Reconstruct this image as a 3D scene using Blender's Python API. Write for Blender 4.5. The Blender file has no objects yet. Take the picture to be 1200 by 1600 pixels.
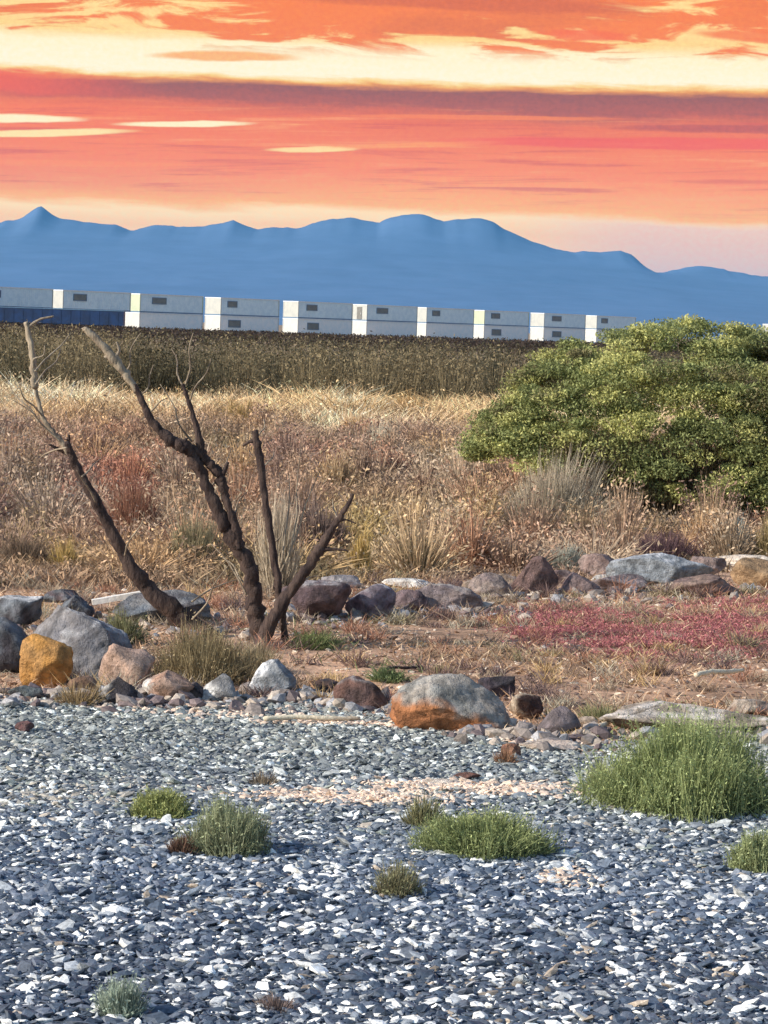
import bpy, bmesh, math, random
import numpy as np
from mathutils import Vector, Matrix, noise as mnoise

# ------------------------------------------------------------------ camera
SC = bpy.context.scene
COL = SC.collection
FPX, CAMH = 5000.0, 1.6
ROLL = math.radians(1.9)
PITCH = math.atan(288*math.cos(ROLL)/FPX)
cd = bpy.data.cameras.new('camera')
cd.sensor_fit = 'VERTICAL'; cd.sensor_height = 24.0; cd.lens = FPX/1600*24.0
cd.clip_start = 0.1; cd.clip_end = 80000
cam = bpy.data.objects.new('camera', cd); COL.objects.link(cam)
CR = Matrix.Rotation(math.pi/2-PITCH, 3, 'X') @ Matrix.Rotation(ROLL, 3, 'Z')
cam.matrix_world = Matrix.Translation((0, 0, CAMH)) @ CR.to_4x4()
SC.camera = cam

def ray(px, py):
    return CR @ Vector(((px-600)/FPX, -(py-800)/FPX, -1.0))
def gnd(px, py):
    d = ray(px, py); t = -CAMH/d.z
    return Vector((d.x*t, d.y*t, 0))
def at(px, py, Y):
    d = ray(px, py); t = Y/d.y
    return Vector((d.x*t, Y, CAMH+d.z*t))

# ------------------------------------------------------------------ light
SUN_DIR = Vector((-0.86, -0.34, 0.0)).normalized()
SUN_EL = math.radians(27)
sv = Vector((SUN_DIR.x*math.cos(SUN_EL), SUN_DIR.y*math.cos(SUN_EL), math.sin(SUN_EL)))
sd = bpy.data.lights.new('sun', 'SUN'); sd.energy = 4.6; sd.angle = math.radians(0.6)
sd.color = (1.0, 0.90, 0.76)
sun = bpy.data.objects.new('sun', sd); COL.objects.link(sun)
sun.rotation_euler = sv.to_track_quat('Z', 'Y').to_euler()

SC.view_settings.view_transform = 'Standard'
SC.view_settings.look = 'None'
SC.view_settings.exposure = 0.35
SC.view_settings.gamma = 1

def lin(r, g, b):
    f = lambda c: (c/255/12.92) if c/255 <= .04045 else ((c/255+.055)/1.055)**2.4
    return (f(r), f(g), f(b), 1)

class NT:
    def __init__(s, t): s.t = t; s.n = t.nodes; s.l = t.links
    def new(s, ty, **k):
        n = s.n.new(ty)
        for a, v in k.items(): setattr(n, a, v)
        return n
    def put(s, sock, v):
        if hasattr(v, 'is_linked') or isinstance(v, bpy.types.NodeSocket): s.l.new(v, sock)
        else: sock.default_value = v
    def math(s, op, a, b=0.0, c=None, clamp=False):
        n = s.new('ShaderNodeMath', operation=op, use_clamp=clamp)
        s.put(n.inputs[0], a); s.put(n.inputs[1], b)
        if c is not None: s.put(n.inputs[2], c)
        return n.outputs[0]
    def noise(s, vec, scale, detail=3, rough=.5, dist=0.0):
        n = s.new('ShaderNodeTexNoise'); s.put(n.inputs['Vector'], vec)
        n.inputs['Scale'].default_value = scale; n.inputs['Detail'].default_value = detail
        n.inputs['Roughness'].default_value = rough; n.inputs['Distortion'].default_value = dist
        return n.outputs['Fac']
    def mix(s, f, a, b, mode='MIX'):
        n = s.new('ShaderNodeMix', data_type='RGBA', blend_type=mode)
        s.put(n.inputs['Factor'], f); s.put(n.inputs['A'], a); s.put(n.inputs['B'], b)
        return [o for o in n.outputs if o.type == 'RGBA'][0]
    def mr(s, v, a, b, c=0.0, d=1.0, smooth=True):
        n = s.new('ShaderNodeMapRange', interpolation_type='SMOOTHSTEP' if smooth else 'LINEAR')
        s.put(n.inputs[0], v)
        for i, x in enumerate((a, b, c, d)): s.put(n.inputs[i+1], x)
        return n.outputs[0]
    def comb(s, x, y, z):
        n = s.new('ShaderNodeCombineXYZ')
        for i, v in enumerate((x, y, z)): s.put(n.inputs[i], v)
        return n.outputs[0]
    def ramp(s, v, stops):
        n = s.new('ShaderNodeValToRGB'); s.put(n.inputs[0], v)
        cr = n.color_ramp
        while len(cr.elements) < len(stops): cr.elements.new(0.5)
        for e, (p, c) in zip(cr.elements, sorted(stops, key=lambda q: q[0])):
            e.position = p; e.color = c
        return n.outputs[0]

# Input sockets named by (A,B) in Mix are ambiguous: resolve by type
def _mix(s, f, a, b, mode='MIX'):
    n = s.new('ShaderNodeMix', data_type='RGBA', blend_type=mode)
    s.put(n.inputs[0], f)
    ca = [i for i in n.inputs if i.type == 'RGBA']
    s.put(ca[0], a); s.put(ca[1], b)
    return [o for o in n.outputs if o.type == 'RGBA'][0]
NT.mix = _mix

# ------------------------------------------------------------------ sky (world)
W = bpy.data.worlds.new('World'); SC.world = W; W.use_nodes = True
w = NT(W.node_tree); w.n.clear()
tc = w.new('ShaderNodeTexCoord'); sep = w.new('ShaderNodeSeparateXYZ')
w.l.new(tc.outputs['Generated'], sep.inputs[0])
X, Y, Z = sep.outputs
hor = w.math('SQRT', w.math('ADD', w.math('MULTIPLY', X, X), w.math('MULTIPLY', Y, Y)))
T = w.math('MULTIPLY', w.math('DIVIDE', Z, hor), FPX)            # height above the horizon
U = w.math('MULTIPLY', w.math('ARCTAN2', X, Y), FPX)             # bearing
uv = w.comb(w.math('DIVIDE', U, 420.0), w.math('DIVIDE', T, 60.0), 0.3)
n1 = w.noise(uv, 1.0, 5, .58, .4)
uv2 = w.comb(w.math('DIVIDE', U, 130.0), w.math('DIVIDE', T, 16.0), 4.7)
n2 = w.noise(uv2, 1.0, 4, .6, .5)
Td = w.math('ADD', T, w.math('MULTIPLY', w.math('SUBTRACT', n1, .5), 34.0))
Td = w.math('ADD', Td, w.math('MULTIPLY', w.math('SUBTRACT', n2, .5), 20.0))
TM = 560.0
HAZE_D = 4.2e-5
def thru(t, c):
    """sky colour beyond the haze so that it shows as c after the air in front of it"""
    path = min(460/(max(t, 20)/FPX), 40000); tr = math.exp(-HAZE_D*path)
    return tuple(max(0.0, (v-i_*(1-tr))/tr/1.275) for v, i_ in zip(c[:3], (.079, .32, .60)))+(1,)
S = lambda t, c: (t/TM, thru(t, c))
base = w.ramp(w.math('DIVIDE', Td, TM), [
    S(0, lin(238, 205, 190)), S(95, lin(240, 208, 190)), S(150, lin(248, 200, 172)),
    S(174, lin(255, 222, 184)), S(188, lin(253, 180, 142)), S(240, lin(250, 148, 126)),
    S(290, lin(244, 134, 104)), S(322, lin(236, 126, 100)), S(344, lin(172, 108, 110)), S(370, lin(150, 104, 110)),
    S(379, lin(236, 160, 110)), S(384, lin(254, 214, 150)), S(390, lin(255, 246, 212)), S(432, lin(255, 243, 200)),
    S(452, lin(253, 205, 134)), S(475, lin(248, 150, 76)), S(560, lin(238, 126, 60))])
# the whole lower deck is more orange to the left, pinker and greyer to the right
deck = w.math('MULTIPLY', w.mr(Td, 182.0, 215.0), w.mr(Td, 332.0, 350.0, 1.0, 0.0))
base = w.mix(w.math('MULTIPLY', w.math('MULTIPLY', deck, w.mr(U, -650.0, 150.0, 1.0, 0.0)), .55), base, thru(270, lin(246, 134, 88)))
streak = w.noise(w.comb(w.math('DIVIDE', U, 330.0), w.math('DIVIDE', w.math('SUBTRACT', T, w.math('MULTIPLY', U, .03)), 13.0), 2.2), 1.0, 6, .65, .5)
base = w.mix(w.math('MULTIPLY', deck, w.mr(streak, .52, .76, 0.0, .6)), base, thru(270, lin(255, 184, 142)))
base = w.mix(w.math('MULTIPLY', deck, w.mr(streak, .48, .32, 0.0, .6)), base, thru(290, lin(208, 108, 90)))
base = w.mix(w.math('MULTIPLY', w.math('MULTIPLY', w.mr(U, 120.0, 420.0), w.mr(Td, 168.0, 188.0, 1.0, 0.0)), .8), base, thru(140, lin(220, 188, 192)))
# mauve of the dark bank goes red to the left
leftm = w.mr(U, -640.0, -330.0, 1.0, 0.0)
bank = w.math('MULTIPLY', w.mr(Td, 335.0, 352.0), w.mr(Td, 378.0, 386.0, 1.0, 0.0))
base = w.mix(w.math('MULTIPLY', w.math('MULTIPLY', bank, leftm), .9), base, thru(355, lin(240, 112, 40)))
# bright slits under the bank
def slit(base, u0, t0, su, st, col, tilt=0.06, k=1.0):
    dt = w.math('SUBTRACT', w.math('SUBTRACT', T, t0), w.math('MULTIPLY', w.math('SUBTRACT', U, u0), tilt))
    dt = w.math('ADD', dt, w.math('MULTIPLY', w.math('SUBTRACT', n2, .5), st*1.1))
    a = w.math('POWER', w.math('DIVIDE', w.math('SUBTRACT', U, u0), su), 2.0)
    a = w.math('POWER', w.math('ABSOLUTE', w.math('DIVIDE', w.math('SUBTRACT', U, u0), su)), 2.0)
    b = w.math('POWER', w.math('ABSOLUTE', w.math('DIVIDE', dt, st)), 2.0)
    f = w.mr(w.math('ADD', a, b), .35, 1.25, k, 0.0)
    return w.mix(f, base, col)
PALE = lin(255, 240, 196)
base = slit(base, -330, 305, 110, 5, thru(304, PALE), .04)
base = slit(base, -590, 303, 110, 7, thru(303, PALE), .03)
base = slit(base, -560, 282, 160, 6, thru(285, lin(255, 226, 170)), .06)
base = slit(base, -130, 273, 75, 5, thru(273, lin(255, 216, 160)), .05)
base = slit(base, 30, 285, 140, 4, thru(285, lin(252, 160, 120)), .06, .7)
base = slit(base, -500, 238, 200, 5, thru(238, lin(252, 150, 104)), .02, .6)
base = slit(base, 130, 331, 230, 4, thru(331, lin(250, 140, 100)), .02, .7)
base = slit(base, 560, 325, 240, 7, thru(325, lin(176, 104, 112)), .02, .8)
base = slit(base, 450, 300, 400, 10, thru(300, lin(240, 100, 86)), .02, .6)
# upper deck: ragged orange cloud, mauve underside in the middle, thin over yellow at the sides
uvc = w.comb(w.math('DIVIDE', U, 190.0), w.math('DIVIDE', T, 30.0), 9.1)
n3 = w.noise(uvc, 1.0, 6, .62, .7)
up = w.mr(T, 430.0, 500.0)
mid = w.mr(w.math('ABSOLUTE', w.math('SUBTRACT', U, 20.0)), 100.0, 430.0, 1.0, 0.0)
cover = w.math('ADD', w.math('ADD', n3, w.math('MULTIPLY', mid, .12)), w.math('MULTIPLY', up, .16))
cm = w.math('MULTIPLY', w.mr(cover, .54, .66), w.mr(T, 412.0, 442.0))
ccol = w.mix(w.mr(n1, .46, .68), thru(470, lin(248, 134, 50)), thru(490, lin(226, 124, 84)))
ubase = w.mix(w.mr(T, 425.0, 470.0), base, thru(450, lin(254, 214, 150)))
ub = w.mix(w.mr(T, 405.0, 440.0), base, ubase)
base = w.mix(cm, ub, ccol)
base = slit(base, 290, 462, 70, 9, thru(462, lin(246, 120, 24)), -.02, .9)
base = slit(base, 560, 467, 110, 11, thru(467, lin(246, 128, 36)), -.04, .9)
base = slit(base, -270, 412, 120, 9, thru(412, lin(250, 158, 84)), .02, .8)
base = slit(base, 60, 512, 330, 18, thru(505, lin(208, 112, 92)), -.02, .75)
grain = w.noise(w.comb(w.math('DIVIDE', U, 9.0), w.math('DIVIDE', T, 7.0), 0.0), 1.0, 2, .6)
base = w.mix(.16, base, w.mix(grain, (0.0, 0.0, 0.0, 1), (1.9, 1.7, 1.7, 1)), 'OVERLAY')
# the sunset only lies in the half of the sky ahead and low down
front = w.mr(Y, -.35, .35)
low = w.mr(T, 700.0, 2100.0, 1.0, 0.0)
msk = w.math('MULTIPLY', front, low)
sky = w.new('ShaderNodeTexSky', sky_type='NISHITA')
sky.sun_disc = False; sky.sun_elevation = SUN_EL
sky.sun_rotation = math.atan2(SUN_DIR.x, SUN_DIR.y)
sky.air_density = 1.3; sky.dust_density = .6; sky.ozone_density = 2.5
b1 = w.new('ShaderNodeBackground'); w.l.new(sky.outputs[0], b1.inputs[0]); b1.inputs[1].default_value = 0.13
b2 = w.new('ShaderNodeBackground'); w.put(b2.inputs[0], base); b2.inputs[1].default_value = 1.0
ms = w.new('ShaderNodeMixShader'); w.put(ms.inputs[0], msk)
w.l.new(b1.outputs[0], ms.inputs[1]); w.l.new(b2.outputs[0], ms.inputs[2])
wo = w.new('ShaderNodeOutputWorld'); w.l.new(ms.outputs[0], wo.inputs[0])

# ------------------------------------------------------------------ helpers
rng = np.random.default_rng(7)
random.seed(7)

def tag(o, label=None, cat=None, group=None, kind=None):
    for k, v in (('label', label), ('category', cat), ('group', group), ('kind', kind)):
        if v: o[k] = v
    return o

def link(name, me, mat=None, parent=None, loc=None):
    o = bpy.data.objects.new(name, me); COL.objects.link(o)
    if mat: me.materials.append(mat)
    if parent: o.parent = parent
    if loc is not None: o.location = loc
    return o

def npmesh(name, V, L, sizes, colr=None, smooth=False):
    """V (n,3), L flat loop vertex ids, sizes verts per face, colr (n,3) own colour per vertex"""
    me = bpy.data.meshes.new(name)
    V = np.ascontiguousarray(V, dtype=np.float32)
    L = np.ascontiguousarray(L, dtype=np.int32).ravel()
    sizes = np.ascontiguousarray(sizes, dtype=np.int32)
    me.vertices.add(len(V)); me.vertices.foreach_set('co', V.ravel())
    me.loops.add(len(L)); me.loops.foreach_set('vertex_index', L)
    me.polygons.add(len(sizes))
    st = np.zeros(len(sizes), np.int32); st[1:] = np.cumsum(sizes)[:-1]
    me.polygons.foreach_set('loop_start', st); me.polygons.foreach_set('loop_total', sizes)
    me.polygons.foreach_set('use_smooth', np.full(len(sizes), smooth, dtype=bool))
    me.update(calc_edges=True)
    if colr is not None:
        a = me.attributes.new('tint', 'FLOAT_COLOR', 'POINT')
        c = np.ones((len(V), 4), np.float32); c[:, :3] = colr
        a.data.foreach_set('color', c.ravel())
    return me

def mat_attr(name, rough=.9, var=.35, nscale=18.0, bump=0.0, bscale=40.0, spec=.3, trans=0.0, bdist=.01):
    m = bpy.data.materials.new(name); m.use_nodes = True
    t = NT(m.node_tree); t.n.clear()
    out = t.new('ShaderNodeOutputMaterial'); p = t.new('ShaderNodeBsdfPrincipled')
    at_ = t.new('ShaderNodeAttribute', attribute_name='tint')
    tcn = t.new('ShaderNodeTexCoord'); oc = tcn.outputs['Object']
    nz = t.noise(oc, nscale, 5, .65)
    f = t.mr(nz, .28, .72, 1-var, 1+var)
    mul = t.new('ShaderNodeVectorMath', operation='SCALE')
    t.l.new(at_.outputs['Color'], mul.inputs[0]); t.put(mul.inputs['Scale'], f)
    t.l.new(mul.outputs[0], p.inputs['Base Color'])
    p.inputs['Roughness'].default_value = rough
    p.inputs['Specular IOR Level'].default_value = spec
    if bump:
        b = t.new('ShaderNodeBump'); b.inputs['Strength'].default_value = bump; b.inputs['Distance'].default_value = bdist
        t.put(b.inputs['Height'], t.noise(oc, bscale, 8, .65)); t.l.new(b.outputs[0], p.inputs['Normal'])
    if trans:
        tr = t.new('ShaderNodeBsdfTranslucent'); t.l.new(mul.outputs[0], tr.inputs[0])
        mx = t.new('ShaderNodeMixShader'); mx.inputs[0].default_value = trans
        t.l.new(p.outputs[0], mx.inputs[1]); t.l.new(tr.outputs[0], mx.inputs[2]); t.l.new(mx.outputs[0], out.inputs[0])
    else:
        t.l.new(p.outputs[0], out.inputs[0])
    return m

def mat_plain(name, c, c2=None, rough=.6, scale=4.0, bump=0.0, bscale=30., metal=0.0, stretch=None):
    m = bpy.data.materials.new(name); m.use_nodes = True
    t = NT(m.node_tree); p = t.n['Principled BSDF']
    tcn = t.new('ShaderNodeTexCoord'); oc = tcn.outputs['Object']
    if stretch:
        mp = t.new('ShaderNodeMapping'); t.l.new(oc, mp.inputs[0]); mp.inputs['Scale'].default_value = stretch; oc = mp.outputs[0]
    c2 = c2 or tuple(x*.75 for x in c)
    t.put(p.inputs['Base Color'], t.mix(t.mr(t.noise(oc, scale, 6, .65), .35, .65), (*c, 1), (*c2, 1)))
    p.inputs['Roughness'].default_value = rough; p.inputs['Metallic'].default_value = metal
    if bump:
        b = t.new('ShaderNodeBump'); b.inputs['Strength'].default_value = bump; b.inputs['Distance'].default_value = .02
        t.put(b.inputs['Height'], t.noise(oc, bscale, 6, .6)); t.l.new(b.outputs[0], p.inputs['Normal'])
    return m

M_leaf = mat_attr('leaf', .75, .3, 30, trans=.25, spec=.2)
M_twig = mat_attr('dry_stem', .85, .25, 25, trans=.15, spec=.15)
M_stone = mat_attr('stone', .62, .35, 90, .4, 160, .5, bdist=.004)
M_rock = mat_attr('rock', .82, .5, 16, 1.0, 22, .3, bdist=.05)
M_mount = mat_attr('hazed_mountain_rock', .95, .10, .004, 0, spec=.1)

def snoise(x, y, s, seed=0.0, oct_=3):
    """cheap smooth value noise, vectorised, 0..1"""
    r = np.zeros_like(x, dtype=float); amp = 1; tot = 0
    for o in range(oct_):
        xs, ys = x/s*2**o+seed*13.7+o*7.1, y/s*2**o+seed*5.3+o*3.3
        xi, yi = np.floor(xs).astype(np.int64), np.floor(ys).astype(np.int64)
        fx, fy = xs-xi, ys-yi; fx = fx*fx*(3-2*fx); fy = fy*fy*(3-2*fy)
        def h(a, b):
            n = (a*374761393+b*668265263+int(seed*1000)*974711) & 0x7fffffff
            n = ((n ^ (n >> 13))*1274126177) & 0x7fffffff
            return ((n ^ (n >> 16)) & 0xffff)/65535.0
        r += amp*((h(xi, yi)*(1-fx)+h(xi+1, yi)*fx)*(1-fy)+(h(xi, yi+1)*(1-fx)+h(xi+1, yi+1)*fx)*fy)
        tot += amp; amp *= .5
    return r/tot

def frame_px(x, y):
    """photo column/row of ground points (for laying out what grows where on the plan)"""
    Ri = np.array(CR.transposed())
    P = np.stack([x, y, np.full_like(x, -CAMH)], 1) @ Ri.T
    return 600+FPX*P[:, 0]/(-P[:, 2]), 800-FPX*P[:, 1]/(-P[:, 2])

# ------------------------------------------------------------------ ground
def gz(x, y):
    """ground relief"""
    x = np.asarray(x, float); y = np.asarray(y, float)
    k = np.clip((y-14)/10, 0, 1)*np.clip((200-y)/100, 0, 1)
    return (snoise(x, y, 4.0, 1.0)-.5)*(.03+.16*k) + (snoise(x, y, .7, 2.0)-.5)*.025*np.clip((60-y)/30, 0, 1)

def gzf(x, y): return float(gz(np.array([x]), np.array([y]))[0])

# gravel/soil border: in the photo runs left 1095 -> right 1160
gb = [(-2500, 1000), (0, 1095), (300, 1100), (480, 1098), (620, 1130), (760, 1150), (900, 1172), (1100, 1150), (1200, 1140), (4000, 1230)]
GBX = np.array([gnd(a, b).x for a, b in gb]); GBY = np.array([gnd(a, b).y for a, b in gb])
def border(x): return np.interp(x, GBX, GBY)

xs = np.unique(np.concatenate([-np.geomspace(4, 30000, 60)[::-1], np.arange(-4, 4.001, .06), np.geomspace(4, 30000, 60)]))
ys = np.unique(np.concatenate([-np.geomspace(5, 600, 20)[::-1], np.arange(-5, 5, 1.0), np.arange(5, 22, .06), np.geomspace(22, 200, 160), np.geomspace(200, 40000, 60)]))
gx, gy = np.meshgrid(xs, ys); fx, fy = gx.ravel(), gy.ravel()
fz = gz(fx, fy)
nb = snoise(fx, fy, .5, 5)
g = np.clip((fy-border(fx)+(nb-.5)*1.2)/.35+.5, 0, 1)[:, None]         # 0 gravel, 1 soil
far = np.clip((fy-24)/10, 0, 1)[:, None]
n_a = snoise(fx, fy, .8, 6)[:, None]; n_b = snoise(fx, fy, .25, 7)[:, None]
cg = np.array([.085, .105, .135])*(.7+.6*n_b)
cs = np.array([.52, .33, .22])*(.6+.8*n_a)*(.75+.5*n_b)
cs = cs*(1-.35*np.clip((.45-n_b)*4, 0, 1))
cf = np.array([.30, .22, .145])*(.7+.6*n_a)
colg = (cg*(1-g)+cs*g)*(1-far)+cf*far
ny, nx = gx.shape
i = np.arange((ny-1)*(nx-1)); r, c = i//(nx-1), i % (nx-1); a = r*nx+c
me = npmesh('ground', np.stack([fx, fy, fz], 1), np.stack([a, a+1, a+nx+1, a+nx], 1), np.full(len(a), 4), colg, True)
M_ground = mat_attr('ground_soil', .95, .35, 14, .6, 45, .2, bdist=.02)
tag(link('ground', me, M_ground), 'flat desert ground, blue grey gravel in front and brown soil behind', 'ground', kind='structure')

# ------------------------------------------------------------------ mountains
prof = [(-1400, 380), (-1000, 350), (-700, 362), (-400, 335), (-200, 350), (-80, 338), (0, 346), (30, 340), (52, 327), (64, 322), (78, 330), (95, 341), (135, 345), (180, 350), (205, 359), (222, 354), (240, 350), (270, 353),
        (320, 352), (350, 348), (365, 344), (385, 350), (402, 358), (430, 355), (465, 356), (490, 347), (515, 341), (545, 338), (570, 343), (592, 348), (606, 341), (625, 335),
        (650, 332), (672, 336), (692, 343), (715, 340), (750, 339), (770, 346), (795, 359), (830, 376), (870, 388), (900, 393), (920, 392), (950, 391), (970, 389), (985, 395), (1005, 411),
        (1020, 425), (1045, 422), (1075, 416), (1100, 414), (1130, 418), (1150, 424), (1200, 431), (1300, 440), (1450, 428), (1700, 445), (2100, 420), (2600, 440)]
MY = 12000.0
pp = [at(a, b, MY) for a, b in prof]
PX = np.array([p.x for p in pp]); PZ = np.array([p.z for p in pp])
mx = np.linspace(PX[0], PX[-1], 720); my = np.concatenate([np.linspace(7600, MY, 90), np.linspace(MY+160, 15600, 20)])
GX, GY = np.meshgrid(mx, my)
kx = np.linspace(PX[0], PX[-1], 90); kz = np.interp(kx, PX, PZ); kz = np.convolve(np.pad(kz, 6, 'edge'), np.ones(13)/13, 'valid')
soft = np.interp(GX, kx, kz)
ridge = np.interp(GX, PX, PZ)+(snoise(GX, GX*0, 60, 3, 2)-.5)*11+(snoise(GX, GX*0, 24, 5, 2)-.5)*6
tt = np.where(GY <= MY, (GY-7600)/(MY-7600), 1-(GY-MY)/3600)
spur = snoise(GX, GY*.7, 700, 4, 5)
spur2 = snoise(GX, GY, 260, 8, 4)
cr4 = np.clip(tt, 0, 1)**16
fall = np.clip(tt, 0, 1)**1.1*GY/MY
H = (ridge*cr4+soft*.93*(1-cr4))*fall*(1-(1-np.clip(tt, 0, 1))*(.14*spur+.12*spur2+.10*snoise(GX, GY, 110, 9, 3)))
H = np.where(np.abs(GY-MY) < 1, ridge, H)-3
ny, nx = GX.shape
i = np.arange((ny-1)*(nx-1)); r, c = i//(nx-1), i % (nx-1); a = r*nx+c
mc = np.array([.115, .185, .33])*(.93+.14*spur.ravel()[:, None])  # blue of the distant air haze mixed into the rock colour
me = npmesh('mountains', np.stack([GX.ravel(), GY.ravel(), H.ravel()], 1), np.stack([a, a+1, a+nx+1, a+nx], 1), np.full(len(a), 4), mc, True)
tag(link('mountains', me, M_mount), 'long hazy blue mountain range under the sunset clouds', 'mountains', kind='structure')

# ------------------------------------------------------------------ haze
def boxmesh(name, x0, x1, y0, y1, z0, z1):
    bm = bmesh.new()
    v = [bm.verts.new((x, y, z)) for x in (x0, x1) for y in (y0, y1) for z in (z0, z1)]
    for f in ((0, 1, 3, 2), (4, 6, 7, 5), (0, 4, 5, 1), (2, 3, 7, 6), (0, 2, 6, 4), (1, 5, 7, 3)): bm.faces.new([v[q] for q in f])
    bmesh.ops.recalc_face_normals(bm, faces=bm.faces)
    me = bpy.data.meshes.new(name); bm.to_mesh(me); bm.free(); return me
hz = bpy.data.materials.new('haze'); hz.use_nodes = True
h = NT(hz.node_tree); h.n.clear()
pv = h.new('ShaderNodeVolumePrincipled'); pv.inputs['Color'].default_value = (.13, .52, 1.0, 1)
pv.inputs['Density'].default_value = HAZE_D; pv.inputs['Anisotropy'].default_value = 0.0
ho = h.new('ShaderNodeOutputMaterial'); h.l.new(pv.outputs[0], ho.inputs['Volume'])
hb = link('haze', boxmesh('haze', -31000, 31000, -700, 41000, -4, 460), hz)
tag(hb, 'blue desert haze in front of the mountains', 'haze', kind='stuff')

# ------------------------------------------------------------------ cabins far off
def add_box(bm, x0, x1, y0, y1, z0, z1):
    v = [bm.verts.new((x, y, z)) for x in (x0, x1) for y in (y0, y1) for z in (z0, z1)]
    fs = [bm.faces.new([v[q] for q in f]) for f in ((0, 1, 3, 2), (4, 6, 7, 5), (0, 4, 5, 1), (2, 3, 7, 6), (0, 2, 6, 4), (1, 5, 7, 3))]
    bmesh.ops.recalc_face_normals(bm, faces=fs)
def bmobj(name, bm, mat, parent=None):
    me = bpy.data.meshes.new(name); bm.to_mesh(me); bm.free()
    return link(name, me, mat, parent)
M_lowend = mat_plain('sunlit_low_end_white', (.62, .62, .60), (.52, .54, .54), .5, 1.5)  # lower cabins' white, darkened for ends in direct sun
M_white = mat_plain('white_paint', (.88, .90, .93), (.76, .84, .90), .5, 1.2)
M_end = mat_plain('sunlit_end_white', (.52, .53, .50), (.44, .46, .45), .5, 1.5)  # upper cabins' white, toned down where the sun strikes the ends
M_pale = mat_plain('pale_green_paint', (.52, .57, .42), (.46, .52, .38), .5, 1.2)
M_shadewhite = mat_plain('shaded_white_paint', (.74, .88, .97), (.62, .78, .90), .5, 1.2)  # white wall paint with the blue of skylit shade put into it
M_navy = mat_plain('navy_paint', (.006, .035, .13), (.005, .02, .07), .5, .8)
M_trim = mat_plain('blue_trim', (.12, .22, .36), (.09, .17, .28), .6, 2)
M_glass = mat_plain('dark_glass', (.16, .19, .19), (.11, .14, .15), .15, 1)
M_roof = mat_plain('roof_sheet', (.78, .82, .86), (.66, .72, .77), .5, 1.5)
CL, CW, CH = 13.3, 3.0, 2.6
def cabin(name, skin, endskin, win, door, label, cat='cabin', group=None, z=0.0, loc=None, L=CL, ends_proud=.03):
    root = bpy.data.objects.new(name, None); COL.objects.link(root)
    tag(root, label, cat, group)
    # corrugated long wall: real ribs
    bm = bmesh.new()
    add_box(bm, .08, L-.08, .06, CW-.06, .16, CH-.14)
    k = 0.35
    while k < L-.4:
        add_box(bm, k, k+.16, .025, .0595, .2, CH-.2); k += .36
    bmobj('wall', bm, skin, root)
    bm = bmesh.new(); add_box(bm, 0, .0799, .12, CW-.12, .16, CH-.14); bmobj('end_wall', bm, endskin, root)
    bm = bmesh.new(); add_box(bm, -.04, L+.04, -.03, CW+.03, CH-.139, CH); bmobj('roof', bm, M_roof, root)
    bm = bmesh.new(); add_box(bm, -.02, L+.02, -.02, CW+.02, 0, .159); bmobj('base_rail', bm, M_trim, root)
    for y in (0, CW-.1195):
        for x in (-.03, L-.12):
            bm = bmesh.new(); add_box(bm, x, x+.15, y-.01, y+.11, .16, CH-.14); bmobj('corner_post', bm, endskin, root)
    for (x0, x1, z0, z1) in win:
        bm = bmesh.new()
        add_box(bm, x0-.1, x0, -.05, .02, z0-.1, z1+.1); add_box(bm, x1, x1+.1, -.05, .02, z0-.1, z1+.1)
        add_box(bm, x0, x1, -.05, .02, z0-.1, z0); add_box(bm, x0, x1, -.05, .02, z1, z1+.1)
        wf = bmobj('window', bm, M_trim, root)
        bm = bmesh.new(); add_box(bm, x0, x1, -.02, .015, z0, z1); bmobj('pane', bm, M_glass, wf)
    if door:
        bm = bmesh.new(); add_box(bm, -.06, -.001, 1.0, 2.0, .2, 2.2); dd = bmobj('door', bm, mat_plain('grey_door', (.20, .20, .19), None, .5), root)
        bm = bmesh.new(); add_box(bm, -.12, -.061, 1.1, 1.16, 1.0, 1.25); bmobj('handle', bm, M_roof, dd)
    root.location = loc
    return root
ALPHA = math.radians(52)
ordn = ['first', 'second', 'third', 'fourth', 'fifth', 'sixth', 'seventh', 'eighth', 'ninth', 'tenth', 'last']
lefts = [-58, 72, 193, 320, 442, 550, 644, 735, 829, 912, 1005, 1100, 1192]
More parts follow.
